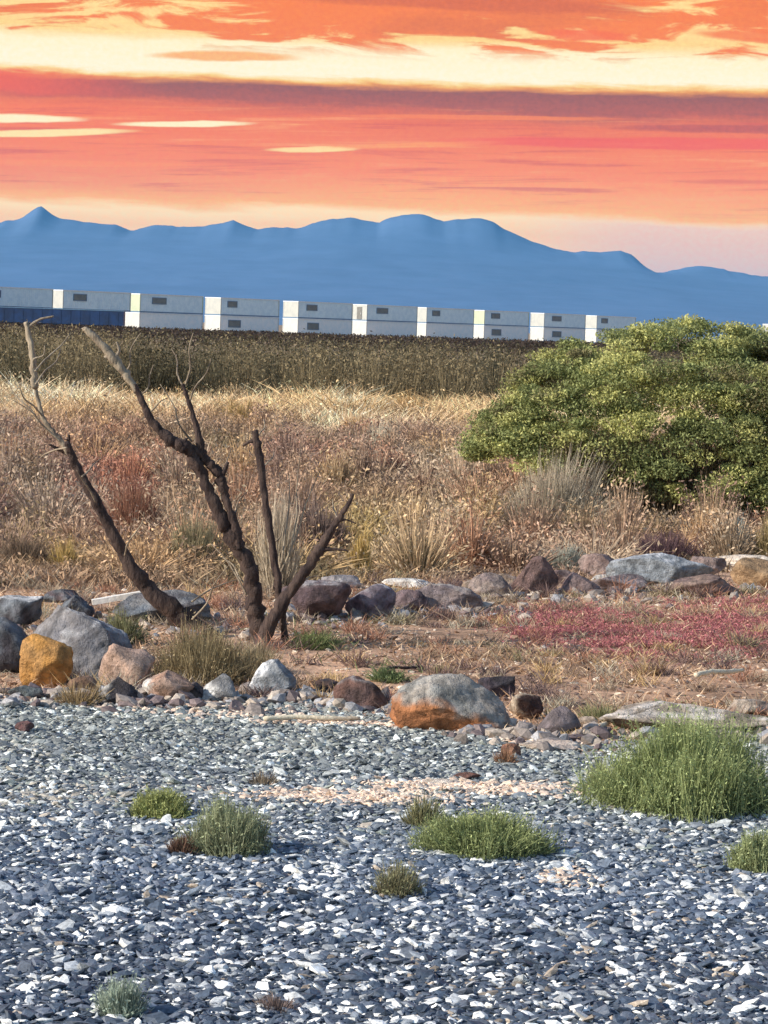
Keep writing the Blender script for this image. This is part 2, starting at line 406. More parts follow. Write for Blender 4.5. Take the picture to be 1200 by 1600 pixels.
for k, px in enumerate(lefts):
    s = (60-.02125*(px-100))/5.2
    D = FPX/s
    p = at(px, 500, D)
    lo = Vector((p.x, D, 0))
    # perpendicular: near corner is the end wall's right corner; shift so the end wall's far corner sits at px
    off = Vector((CW*math.sin(ALPHA), -CW*math.cos(ALPHA), 0))
    near = lo+off
    green = px in (193, 735)
    wx = 1.6+.5*((k*7) % 3)
    vis = 0 <= k <= 9
    nm = {0: 'at the left edge above the navy trailer', 1: 'above the navy trailer, behind a pale branch tip', 2: 'with a pale green end, beside the navy trailer',
          3: 'with a wide white end, left of the brightest end', 4: 'with the brightest white end, behind the middle of the brush', 5: 'with a grey door in its end',
          6: 'with a very narrow white end, sixth right of navy trailer', 7: 'with a pale green end, left of the green bush', 8: 'with the darkest small window, near the green bush',
          9: 'whose end touches the top left of the green bush', 10: 'hidden behind the green bush top, left one', 11: 'hidden behind the green bush top, right one', 12: 'peeking out at the right edge beyond green bush'}[k]
    if k in (10, 11): continue
    c = cabin('stacked_cabin', M_shadewhite, M_pale if green else M_end, [(wx, wx+2.0+.4*(k%3), 1.3, 2.05)], k == 5,
              'upper white cabin ' + nm, 'cabin', 'upper row of stacked cabins', loc=(near.x, near.y, CH+.02))
    c.rotation_euler = (0, 0, ALPHA)
    if k >= 2:
        c = cabin('stacked_cabin', M_white, M_lowend, [(wx+.3, wx+2.9, 1.0, 1.9)] if k in (3, 4, 7, 8) else [], False,
                  'lower white cabin under one ' + nm, 'cabin', 'lower row of stacked cabins', loc=(near.x, near.y, 0))
        c.rotation_euler = (0, 0, ALPHA)

# navy box trailer on the left, in front of the lower row
p0 = at(-120, 500, 405); p1 = at(193, 500, 405)
TLn = p1.x-p0.x
tr = bpy.data.objects.new('box_trailer', None); COL.objects.link(tr)
tag(tr, 'long navy blue trailer under the white cabins at the left', 'trailer')
bm = bmesh.new(); add_box(bm, 0, TLn, 0, 2.5, .75, 2.55)
q = .5
while q < TLn-.5: add_box(bm, q, q+.12, -.03, -.0005, .8, 2.5); q += 1.2
bmobj('body', bm, M_navy, tr)
bm = bmesh.new(); add_box(bm, -.05, TLn+.05, -.05, 2.55, 2.551, 2.66); bmobj('roof', bm, M_trim, tr)
bm = bmesh.new(); add_box(bm, .3, TLn-.3, .4, 2.1, .5, .749); bmobj('chassis', bm, M_navy, tr)
for q in (1.2, 2.4, TLn*.5, TLn-3.4, TLn-2.2):
    bm = bmesh.new()
    bmesh.ops.create_cone(bm, cap_ends=True, segments=20, radius1=.5, radius2=.5, depth=2.2, matrix=Matrix.Translation((q, 1.25, .5)) @ Matrix.Rotation(math.pi/2, 4, 'X'))
    bmobj('wheel', bm, M_navy, tr)
tr.location = (p0.x, 405, 0)

# ------------------------------------------------------------------ plants: bundles of stems
def blades(P0, P1, wd, col0, col1, sag=.0, cols_j=.15, rs=None):
    """ribbons from P0 to P1 (bending), width wd; two segments each"""
    rs = rs or rng
    n = len(P0)
    d = P1-P0; ln = np.linalg.norm(d, axis=1, keepdims=True)+1e-9
    side = np.cross(d, rs.normal(size=(n, 3))); side /= np.linalg.norm(side, axis=1, keepdims=True)+1e-9
    mid = P0+d*.55; mid[:, 2] += ln[:, 0]*sag; mid += rs.normal(size=(n, 3))*ln*.04
    wd = np.broadcast_to(np.asarray(wd, float), (n,))[:, None]
    V = np.stack([P0-side*wd*.5, P0+side*wd*.5, mid-side*wd*.45, mid+side*wd*.45, P1], 1).reshape(-1, 3)
    b = np.arange(n)*5
    L = np.stack([b, b+1, b+3, b+2, b+2, b+3, b+4], 1)
    sizes = np.tile([4, 3], n)
    j = 1+rs.normal(size=(n, 1))*cols_j
    c0 = np.clip(col0*j, .005, .95); c1 = np.clip(col1*j, .005, .95)
    cm_ = (c0+c1)/2
    C = np.stack([c0, c0, cm_, cm_, c1], 1).reshape(-1, 3)
    return V, L, sizes, C

def leaves(P, size, col, rs=None, cols_j=.2, up=0.0):
    rs = rs or rng
    n = len(P)
    a = rs.normal(size=(n, 3)); a[:, 2] += up; a /= np.linalg.norm(a, axis=1, keepdims=True)
    b = np.cross(a, rs.normal(size=(n, 3))); b /= np.linalg.norm(b, axis=1, keepdims=True)
    s = np.broadcast_to(np.asarray(size, float), (n,))[:, None]*(.6+.8*rs.random((n, 1)))
    V = np.stack([P-a*s, P+b*s*.42, P+a*s, P-b*s*.42], 1).reshape(-1, 3)
    q = np.arange(n)*4
    L = np.stack([q, q+1, q+2, q+3], 1)
    C = np.repeat(np.clip(col*(1+rs.normal(size=(n, 1))*cols_j), .005, .95), 4, axis=0)
    return V, L, np.full(n, 4), C

def merge(parts):
    Vs, Ls, Ss, Cs = [], [], [], []; o = 0
    for V, L, S_, C in parts:
        Vs.append(V); Ls.append(np.asarray(L).ravel()+o); Ss.append(S_); Cs.append(C); o += len(V)
    return np.concatenate(Vs), np.concatenate(Ls), np.concatenate(Ss), np.concatenate(Cs)

def dome(n, rs, flat=.0):
    v = rs.normal(size=(n, 3)); v /= np.linalg.norm(v, axis=1, keepdims=True); v[:, 2] = np.abs(v[:, 2])
    return v

def shrub(name, px, py, wpx, hpx, c0, c1, label, cat='shrub', n=1500, leaf=0, lsz=.012, wd=.003, lean=0.0, seed=0, group=None, spiky=.25, depth=1.0, foot=.25):
    """twiggy shrub standing on the ground at the photo position; stems start round the foot and end on a ragged dome"""
    rs = np.random.default_rng(seed+int(px)*7+int(py))
    g_ = gnd(px, py); D = g_.y; s = FPX/D
    rw, hh = wpx/2/s, hpx/s
    z0 = gzf(g_.x, g_.y)
    v = dome(n, rs)
    lump = .56+.78*snoise(v[:, 0]*2.6+20, v[:, 1]*2.6+v[:, 2]*2.6+20, 1.0, seed+1, 2)
    rr = lump*(1-spiky*rs.random(n)**2)
    rad = rs.random(n)**.35
    tip = np.stack([v[:, 0]*rw*rr*rad+lean*rw*v[:, 2], v[:, 1]*rw*rr*depth*rad, (v[:, 2]*.9+.12)*hh*rr*(.55+.45*rad)], 1)
    root_ = np.stack([v[:, 0]*rw*foot*rs.random(n)*2, v[:, 1]*rw*foot*depth*rs.random(n)*2, np.full(n, -.02)], 1)
    k = rs.random(n) < .55
    root_[k] = root_[k]*.45+tip[k]*.55*np.array([1, 1, .85])
    st = root_; en = tip+rs.normal(size=(n, 3))*rw*.04
    en[:, 2] = np.maximum(en[:, 2], .01)
    parts = [blades(st, en, wd, np.array(c0), np.array(c1), .04, .2, rs)]
    if leaf:
        idx = rs.integers(0, n, leaf)
        f = rs.random((leaf, 1))**.6
        P = st[idx]*(1-f)+en[idx]*f+rs.normal(size=(leaf, 3))*rw*.03
        P[:, 2] = np.maximum(P[:, 2], .01)
        parts.append(leaves(P, lsz, np.array(c1)*1.05, rs))
    V, L, Sz, C = merge(parts)
    me = npmesh(name, V, L, Sz, C)
    o = link(name, me, M_leaf if leaf else M_twig, loc=(g_.x, g_.y, z0))
    return tag(o, label, cat, group)

# ---- dry grass and low brush, ground cover between the rocks and the hedge (nobody could count it)
def patchcol(x, y):
    """own colours of the dry vegetation in patches"""
    px, py = frame_px(x, y)
    n_ = snoise(x, y*.35, 1.0, 11, 3); n2_ = snoise(x, y*.4, .5, 12, 2)
    c = np.array([.42, .285, .195])*np.ones((len(x), 1))
    olive = np.array([.27, .215, .13]); red = np.array([.36, .165, .12]); straw = np.array([.80, .56, .32]); pale = np.array([.50, .41, .30]); plum = np.array([.19, .12, .115])
    def bl(c, w_, t): w_ = np.clip(w_, 0, 1)[:, None]; return c*(1-w_)+t*w_
    c = bl(c, (n_-.5)*5, olive); c = bl(c, (.40-n_)*4, plum); c = bl(c, (n2_-.58)*5, pale)
    blob = lambda cx, cy, sx, sy: np.exp(-((px-cx)/sx)**2-((py-cy)/sy)**2)
    c = bl(c, blob(205, 780, 75, 70)*1.3, red)
    c = bl(c, blob(540, 730, 120, 60)*.9, np.array([.34, .22, .17]))
    c = bl(c, blob(30, 800, 80, 60), plum)
    c = bl(c, blob(90, 890, 120, 30)*.6, np.array([.42, .30, .16]))
    c = bl(c, blob(560, 850, 45, 60)*.9, np.array([.5, .36, .13]))
    c = bl(c, blob(330, 790, 80, 80)*.6, olive)
    c = bl(c, blob(760, 760, 160, 60)*.7, np.array([.40, .31, .21]))
    sw = np.clip((y-43.5)/5+1.2*(snoise(x, y*.3, 2.2, 15, 2)-.5), 0, 1)
    c = bl(c, sw, straw*1.0)
    c = bl(c, sw*(snoise(x, y*.2, 1.5, 16, 2)-.46)*7, np.array([.97, .74, .50]))
    c = bl(c, sw*(.45-n_)*4, np.array([.42, .29, .15]))
    return c
parts = []
def scatter(n, x0f, y0, y1):
    u = rng.random(n); y = 1/(1/y1+(1/y0-1/y1)*u)            # even in the view
    y = np.where(rng.random(n) < .5, y, y0+(y1-y0)*rng.random(n))
    x = (rng.random(n)*2-1)*(x0f*y+1.2)
    return x, y
# tufts
nt = 9500
tx, ty = scatter(nt, .17, 17.8, 62)
backrow = np.interp(tx, [gnd(-600, 950).x, gnd(0, 930).x, gnd(450, 925).x, gnd(700, 912).x, gnd(900, 905).x, gnd(1200, 880).x, gnd(2500, 800).x],
                    [gnd(-600, 950).y, gnd(0, 930).y, gnd(450, 925).y, gnd(700, 912).y, gnd(900, 905).y, gnd(1200, 880).y, gnd(2500, 800).y])
keep = ty > backrow+.05
tx, ty = tx[keep], ty[keep]
hgt = .12+.62*np.clip(snoise(tx, ty, 1.5, 21, 3)-.22, 0, 1)**1.3+.12*rng.random(len(tx))
hgt *= np.clip(.42+(ty-20)/50, .4, 1.05)*np.where(ty > 46, 1.35, 1)
per = 34
bx = np.repeat(tx, per)+rng.normal(size=len(tx)*per)*.13; by = np.repeat(ty, per)+rng.normal(size=len(tx)*per)*.13
hh = np.repeat(hgt, per)*(.25+.8*rng.random(len(bx))**1.3)
P0 = np.stack([bx, by, gz(bx, by)-.01], 1)
ln = rng.normal(size=(len(bx), 2))*.75
P1 = P0+np.stack([hh*ln[:, 0]*1.0, hh*ln[:, 1], hh], 1)
cc = patchcol(tx, ty)*(1+rng.normal(size=(len(tx), 1))*.22)
cc = np.repeat(np.clip(cc, .02, .9), per, axis=0)
wv = .0045+.00022*by
parts.append(blades(P0, P1, wv, cc*.85, cc*1.12, .03, .22))
kl = rng.random(len(P1)) < .55
parts.append(leaves(P0[kl]+(P1-P0)[kl]*(.3+.8*rng.random((kl.sum(), 1)))+rng.normal(size=(kl.sum(), 3))*.02, .009+.00035*by[kl], cc[kl], None, .1))
V, L, Sz, C = merge(parts)
tag(link('dry_grass', npmesh('dry_grass', V, L, Sz, C), M_twig), 'dry tan and straw grass covering the flat behind the rocks', 'grass', kind='stuff')

# low twiggy brush standing in the dry grass
nc = 520
cx, cy = scatter(nc, .17, 19.5, 45)
kb_ = cy > np.interp(cx, np.sort([gnd(a, b).x for a, b in ((-600, 950), (450, 925), (1200, 880), (2500, 800))]), [gnd(a, b).y for a, b in ((-600, 950), (450, 925), (1200, 880), (2500, 800))])+.5
cx, cy = cx[kb_], cy[kb_]; nc = len(cx)
per = 330; idx = np.repeat(np.arange(nc), per); m_ = len(idx)
v = dome(m_, rng)
cr_ = (.22+.42*rng.random(nc)**1.5)[idx]*(.75+.5*snoise(v[:, 0]*2+cx[idx]*9, v[:, 1]*2+v[:, 2]*2+cy[idx]*9, 1.0, 3, 2)); ch_ = (.22+.5*rng.random(nc)**1.3)[idx]
rad = rng.random(m_)**.4
P1 = np.stack([cx[idx]+v[:, 0]*cr_*rad, cy[idx]+v[:, 1]*cr_*rad, gz(cx, cy)[idx]+.02+(v[:, 2]*.9+.1)*ch_*rad*(.7+.3*rng.random(m_))], 1)
P0 = np.stack([cx[idx]+v[:, 0]*cr_*.4*rad, cy[idx]+v[:, 1]*cr_*.4*rad, gz(cx, cy)[idx]+(P1[:, 2]-gz(cx, cy)[idx])*.4*rng.random(m_)], 1)
pal = np.array([(.20, .135, .12), (.30, .22, .16), (.27, .235, .14), (.38, .31, .23), (.15, .11, .11), (.36, .19, .13), (.40, .36, .28), (.46, .33, .17)])
cb = pal[rng.integers(0, 8, nc)]*(.85+.3*rng.random((nc, 1)))*np.array([1.3, 1.2, 1.15])*.5+patchcol(cx, cy)*.6
cb = cb[idx]; wv = (.003+.00018*cy[idx])
parts = [blades(P0, P1, wv, cb*.8, cb*1.15, .03, .2), leaves(P1+rng.normal(size=(m_, 3))*.03, .008+.0004*cy[idx], cb*1.1)]
V, L, Sz, C = merge(parts)
tag(link('dry_brush', npmesh('dry_brush', V, L, Sz, C), M_twig), 'low grey brown twiggy brush mixed through the dry grass behind the rocks', 'brush', kind='stuff')

# ---- dark brush belt in front of the cabins
parts = []
nc = 820
cx = (rng.random(nc)*2-1)*26; cy = 59+rng.random(nc)*20
per = 330
idx = np.repeat(np.arange(nc), per); m_ = len(idx)
v = dome(m_, rng)
cr_ = (.45+.5*rng.random(nc))[idx]; chh = (1.40+.10*rng.random(nc)+.12*snoise(cx, cy, 5., 31, 2)-(np.clip(66-cy, 0, 9))*.03)[idx]*(1.0-.08*rng.random(m_))
rad = rng.random(m_)**.3
P1 = np.stack([cx[idx]+v[:, 0]*cr_*rad, cy[idx]+v[:, 1]*cr_*rad, v[:, 2]**.7*chh*(.35+.65*rad)*.93+.05], 1)
P0 = np.stack([cx[idx]+v[:, 0]*cr_*.5*rad, cy[idx]+v[:, 1]*cr_*.5*rad, P1[:, 2]*.45*rng.random(m_)], 1)
tone = (snoise(cx, cy, 2.6, 33, 3)+rng.normal(size=nc)*.05)[:, None]
cb = np.where(tone > .5, np.array([.21, .17, .10]), np.array([.10, .09, .055]))*(.75+.5*rng.random((nc, 1)))
cb = cb[idx]
kb = rng.random(m_) < .4
parts.append(blades(P0[kb], P1[kb], .012, cb[kb]*.8, cb[kb]*1.1, .03, .25))
parts.append(leaves(P1+rng.normal(size=(m_, 3))*.05, .034, cb*1.1))
m2 = 60000                      # a darker strip of the same brush much farther out, right in front of the cabins
xf = (rng.random(m2)*2-1)*60; yf = 190+rng.random(m2)*150
hf = (.62+.35*snoise(xf, yf*.3, 3.0, 36, 2))*(1-.5*np.clip((200-yf)/10, 0, 1))
Pf = np.stack([xf, yf, hf*rng.random(m2)**.5], 1)
parts.append(leaves(Pf, .15, np.array([.055, .040, .032])*np.ones((m2, 3))))
V, L, Sz, C = merge(parts)
tag(link('brush_belt', npmesh('brush_belt', V, L, Sz, C), M_leaf), 'dark olive brush forming one dense belt below the white cabins', 'brush', kind='stuff')

# ------------------------------------------------------------------ gravel
def ico():
    t = (1+5**.5)/2
    v = np.array([(-1, t, 0), (1, t, 0), (-1, -t, 0), (1, -t, 0), (0, -1, t), (0, 1, t), (0, -1, -t), (0, 1, -t), (t, 0, -1), (t, 0, 1), (-t, 0, -1), (-t, 0, 1)], float)
    v /= np.linalg.norm(v[0])
    f = np.array([(0, 11, 5), (0, 5, 1), (0, 1, 7), (0, 7, 10), (0, 10, 11), (1, 5, 9), (5, 11, 4), (11, 10, 2), (10, 7, 6), (7, 1, 8), (3, 9, 4), (3, 4, 2), (3, 2, 6), (3, 6, 8), (3, 8, 9), (4, 9, 5), (2, 4, 11), (6, 2, 10), (8, 6, 7), (9, 8, 1)])
    return v, f
def stones(x, y, size, col, lift=.25, flat=(.26, .5)):
    v, f = ico(); n = len(x)
    sc = np.stack([size*(.8+.7*rng.random(n)), size*(.6+.5*rng.random(n)), size*(flat[0]+(flat[1]-flat[0])*rng.random(n))], 1)*.5
    V = v[None]*(1+rng.normal(size=(n, 12, 1))*.17)*sc[:, None, :]
    tx_, ty_ = rng.normal(size=n)*.28, rng.normal(size=n)*.28
    V[:, :, 2] += V[:, :, 0]*tx_[:, None]+V[:, :, 1]*ty_[:, None]
    a_ = rng.random(n)*6.283; ca, sa = np.cos(a_)[:, None], np.sin(a_)[:, None]
    X_, Y_ = V[:, :, 0]*ca-V[:, :, 1]*sa, V[:, :, 0]*sa+V[:, :, 1]*ca
    z = gz(x, y)+sc[:, 2]*lift
    V = np.stack([X_+x[:, None], Y_+y[:, None], V[:, :, 2]+z[:, None]], 2).reshape(-1, 3)
    L = (f[None]+(np.arange(n)*12)[:, None, None]).reshape(-1)
    return V, L, np.full(n*20, 3), np.repeat(col, 12, axis=0)
ng = 140000
u = rng.random(ng)
sy = 6.0+(15.2-6.0)*u
sx = (rng.random(ng)*2-1)*(.8+.13*sy)
prob = np.clip((border(sx)-sy)/.4+.6+(snoise(sx, sy, .5, 5)-.5)*2, .0, 1)
k = rng.random(ng) < prob
sx, sy = sx[k], sy[k]; n = len(sx)
size = np.clip(np.exp(rng.normal(size=n)*.45)*.0195, .008, .06)
t_ = rng.random(n)
cl = snoise(sx, sy, 1.1, 41, 3)
col = np.array([.075, .105, .155])*np.ones((n, 1))
mid = t_ > .52; col[mid] = np.array([.15, .18, .235])
mid = t_ > .72; col[mid] = np.array([.33, .35, .37])
mid = t_ > .85; col[mid] = np.array([.70, .70, .68])
warm = (rng.random(n) < np.clip((cl-.52)*2.2, .03, .4)*np.clip((sy-8.5)/2, .15, 1)+np.clip((sy-11.5)*.07, 0, .25)); col[warm] = np.array([.36, .30, .24])
gr = (rng.random(n) < np.clip((sy-9.5)*.08, 0, .3)); col[gr] = np.array([.20, .235, .215])
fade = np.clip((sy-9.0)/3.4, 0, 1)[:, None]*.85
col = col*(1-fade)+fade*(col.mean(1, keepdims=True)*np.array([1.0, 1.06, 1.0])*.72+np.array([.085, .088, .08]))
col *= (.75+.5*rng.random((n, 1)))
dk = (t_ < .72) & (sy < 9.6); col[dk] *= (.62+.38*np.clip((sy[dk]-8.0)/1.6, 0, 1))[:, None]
col *= 1.28; size = size*(1-.15*fade[:, 0])
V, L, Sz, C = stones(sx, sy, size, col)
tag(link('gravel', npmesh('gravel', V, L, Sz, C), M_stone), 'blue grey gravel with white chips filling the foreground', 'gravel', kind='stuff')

# tan grit strips, litter on the brown soil
def blobpts(px, py, wpx, n, ypx):
    c_ = gnd(px, py); s = FPX/c_.y
    dy = abs(gnd(px, py-ypx).y-c_.y)
    return c_.x+rng.normal(size=n)*wpx/2.4/s, c_.y+rng.normal(size=n)*dy/1.5
pts = []
for (a, b, w_, n_, yy) in [(540, 1246, 170, 1500, 7), (740, 1230, 190, 1300, 8), (520, 1132, 150, 200, 3), (850, 1160, 80, 260, 6), (890, 1370, 50, 110, 12), (760, 1140, 120, 240, 8), (330, 1112, 200, 200, 8)]:
    pts.append(blobpts(a, b, w_, n_, yy))
lx = np.concatenate([p[0] for p in pts]); ly = np.concatenate([p[1] for p in pts])
cA = np.array([.86, .66, .52])*(.6+.6*rng.random((len(lx), 1)))
partsA = stones(lx, ly, .012+.022*rng.random(len(lx)), np.clip(cA, 0, .9), .7)
n = 9000
y = 12.5+7.5*rng.random(n); x = (rng.random(n)*2-1)*(1.05+.135*y)
k = y > border(x)+(snoise(x, y, .5, 5)-.5)*.8; x, y = x[k], y[k]; n = len(x)
cl = snoise(x, y, .6, 51, 2)[:, None]
cB = np.where(rng.random((n, 1)) < .22, np.array([.70, .60, .48]), np.where(rng.random((n, 1)) < .5, np.array([.50, .36, .26]), np.array([.24, .15, .11])))*(.7+.5*rng.random((n, 1)))
partsB = stones(x, y, .012+.03*rng.random(n)**2, cB, .6, (.25, .5))
rub = []
for (a_, b_, w0, n0) in [(60, 1094, 200, 120), (250, 1100, 260, 150), (450, 1092, 160, 90), (560, 1106, 120, 80), (790, 1150, 110, 60), (870, 1160, 120, 60), (1050, 1152, 300, 120),
                         (520, 972, 160, 110), (680, 962, 220, 130), (850, 940, 220, 140), (1050, 930, 260, 150), (200, 985, 240, 110), (30, 1000, 120, 60)]:
    qx, qy = blobpts(a_, b_, w0, n0, 9)
    rub.append(stones(qx, qy, .02+.07*rng.random(n0)**2.5, np.array([(.26, .22, .20), (.16, .12, .12), (.45, .38, .32), (.30, .30, .32)])[rng.integers(0, 4, n0)]*(.7+.5*rng.random((n0, 1))), .5, (.5, .9)))
V, L, Sz, C = merge([partsA, partsB]+rub)
tag(link('tan_grit', npmesh('tan_grit', V, L, Sz, C), M_stone), 'pale tan grit and chips strewn over gravel and brown soil', 'grit', kind='stuff')
# low dry litter stems on the soil between the rock rows
n = 42000
y = 12.3+8.3*rng.random(n); x = (rng.random(n)*2-1)*(1.1+.135*y)
k = (y > border(x)+.15) & (rng.random(n) < np.clip((snoise(x, y, .45, 61, 2)-.3)*2.2, .05, 1)); x, y = x[k], y[k]; n = len(x)
px, py = frame_px(x, y)
blob = lambda cx, cy, sx_, sy_: np.exp(-((px-cx)/sx_)**2-((py-cy)/sy_)**2)
h_ = .012+.05*rng.random(n)**1.5
P0 = np.stack([x, y, gz(x, y)], 1); an = rng.random(n)*6.283; le = .02+.06*rng.random(n)
P1 = P0+np.stack([np.cos(an)*le, np.sin(an)*le, h_], 1)
cL = np.where(rng.random((n, 1)) < .3, np.array([.70, .54, .38]), np.array([.42, .27, .17]))*(.7+.5*rng.random((n, 1)))
grn = np.clip(blob(500, 1000, 60, 22)+blob(610, 1050, 60, 16)+blob(350, 1000, 60, 25)*.6, 0, .8)
kk = rng.random(n) < grn; cL[kk] = np.array([.20, .23, .11])
lit = [blades(P0, P1, .005, cL*.9, cL)]
for q in range(620):
    yy = rng.uniform(12.6, 20.5); xx = rng.uniform(-1, 1)*(.9+.13*yy)
    if yy < border(xx)+.1: continue
    m = rng.integers(25, 90); hh_ = rng.uniform(.03, .11)
    b0 = np.stack([xx+rng.normal(size=m)*.035, yy+rng.normal(size=m)*.035, np.zeros(m)], 1); b0[:, 2] = gz(b0[:, 0], b0[:, 1])
    b1 = b0+np.stack([rng.normal(size=m)*hh_*.6, rng.normal(size=m)*hh_*.6, hh_*(.3+.8*rng.random(m))], 1)
    cq = pal[rng.integers(0, 8)]*1.1
    lit.append(blades(b0, b1, .0035, cq*.85*np.ones((m, 3)), cq*1.2*np.ones((m, 3))))
V, L, Sz, C = merge(lit)
tag(link('dry_litter', npmesh('dry_litter', V, L, Sz, C), M_twig), 'dry stem litter scattered on brown soil between the rock rows', 'litter', kind='stuff')
# red creeping plant
n = 33000
cens = [(1080, 988, 110, 28), (1170, 972, 80, 26), (875, 982, 50, 18), (1030, 1005, 70, 18), (1130, 995, 90, 24), (1240, 985, 80, 26)]
px = np.concatenate([rng.normal(c_[0], c_[2]*.85, n//6) for c_ in cens]); py = np.concatenate([rng.normal(c_[1], c_[3]*.62, n//6) for c_ in cens])
G = np.array([gnd(a, b)[:2] for a, b in zip(px, py)])
k = snoise(G[:, 0], G[:, 1], .25, 71, 2) > .36; G = G[k]; n = len(G)
P0 = np.stack([G[:, 0], G[:, 1], gz(G[:, 0], G[:, 1])], 1)
P1 = P0+np.stack([rng.normal(size=n)*.035, rng.normal(size=n)*.035, .006+.028*rng.random(n)], 1)
cR = np.where(rng.random((n, 1)) < .76, np.array([.47, .18, .19]), np.array([.50, .30, .22]))*(.7+.6*rng.random((n, 1)))
V, L, Sz, C = merge([blades(P0, P1, .005, cR*.8, cR), leaves(P1, .007, cR)])
tag(link('red_groundcover', npmesh('red_groundcover', V, L, Sz, C), M_leaf), 'low rust red creeping plants on the soil at right', 'groundcover', kind='stuff')

# ------------------------------------------------------------------ rocks
def rock(px, py, wpx, hpx, cA, cB, label, name='boulder', seed=0, depth=.8, patch=None, facets=7, sub=4, rot=0.0, tilt=0.0, group=None, top=None, sharp=.5, sink=.18, peak=0.0):
    g_ = gnd(px, py); s = FPX/g_.y
    rx, rz = wpx/2/s, hpx/s
    ry = rx*depth
    rs = random.Random(seed*31+7)
    bm = bmesh.new(); bmesh.ops.create_icosphere(bm, subdivisions=sub, radius=1)
    planes = []
    for k in range(facets+6):
        v = Vector((rs.gauss(0, 1), rs.gauss(0, 1), rs.gauss(0, .8))).normalized(); planes.append((v, .50+.36*rs.random()))
    off = Vector((seed*3.1, seed*1.7, 0))
    for v in bm.verts:
        p = v.co.copy()
        for nrm, dd in planes:
            e = p.dot(nrm)-dd
            if e > 0: p -= nrm*e*(.86+.13*sharp)
        q_ = v.co*1.3+off
        p *= 1+.12*mnoise.noise(q_)+.06*mnoise.noise(q_*2.6)+.04*mnoise.noise(q_*6)+.03*mnoise.noise(q_*13)
        v.co = p
    mnx = min(v.co.x for v in bm.verts); mxx = max(v.co.x for v in bm.verts)
    mnz = min(v.co.z for v in bm.verts); mxz = max(v.co.z for v in bm.verts)
    for v in bm.verts:
        x_ = ((v.co.x-mnx)/(mxx-mnx)*2-1)*rx
        if peak: q3 = (v.co.z-mnz)/(mxz-mnz); x_ *= 1-peak*q3; v.co.y *= 1-peak*q3*.7; x_ += rx*.12*peak*q3
        z_ = ((v.co.z-mnz)/(mxz-mnz)*(1+sink)-sink)*rz
        v.co = Vector((x_, v.co.y*ry, z_+x_*tilt))
    me = bpy.data.meshes.new(name); bm.to_mesh(me); bm.free()
    for p_ in me.polygons: p_.use_smooth = True
    at_ = me.attributes.new('tint', 'FLOAT_COLOR', 'POINT')
    A, B = Vector(cA), Vector(cB)
    for i_, v in enumerate(me.vertices):
        q_ = Vector((v.co.x/rx, v.co.y/rx, v.co.z/max(rz, .01)))
        f = min(1, max(0, .5+1.6*mnoise.noise(q_*1.9+off)+.6*mnoise.noise(q_*6+off)))
        c_ = A.lerp(B, f)
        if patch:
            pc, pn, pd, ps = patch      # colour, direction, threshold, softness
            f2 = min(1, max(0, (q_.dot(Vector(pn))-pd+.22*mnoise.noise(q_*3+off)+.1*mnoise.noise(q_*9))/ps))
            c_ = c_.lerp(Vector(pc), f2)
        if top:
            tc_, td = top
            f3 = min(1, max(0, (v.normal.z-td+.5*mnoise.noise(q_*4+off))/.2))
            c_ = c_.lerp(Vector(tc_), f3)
        at_.data[i_].color = (*c_, 1)
    yb = g_.y+ry*.55
    o = link(name, me, M_rock, loc=(g_.x+(g_.x/g_.y)*ry*.55, yb, gzf(g_.x, yb)))
    o.rotation_euler = (0, 0, rot)
    return tag(o, label, 'rock', group)

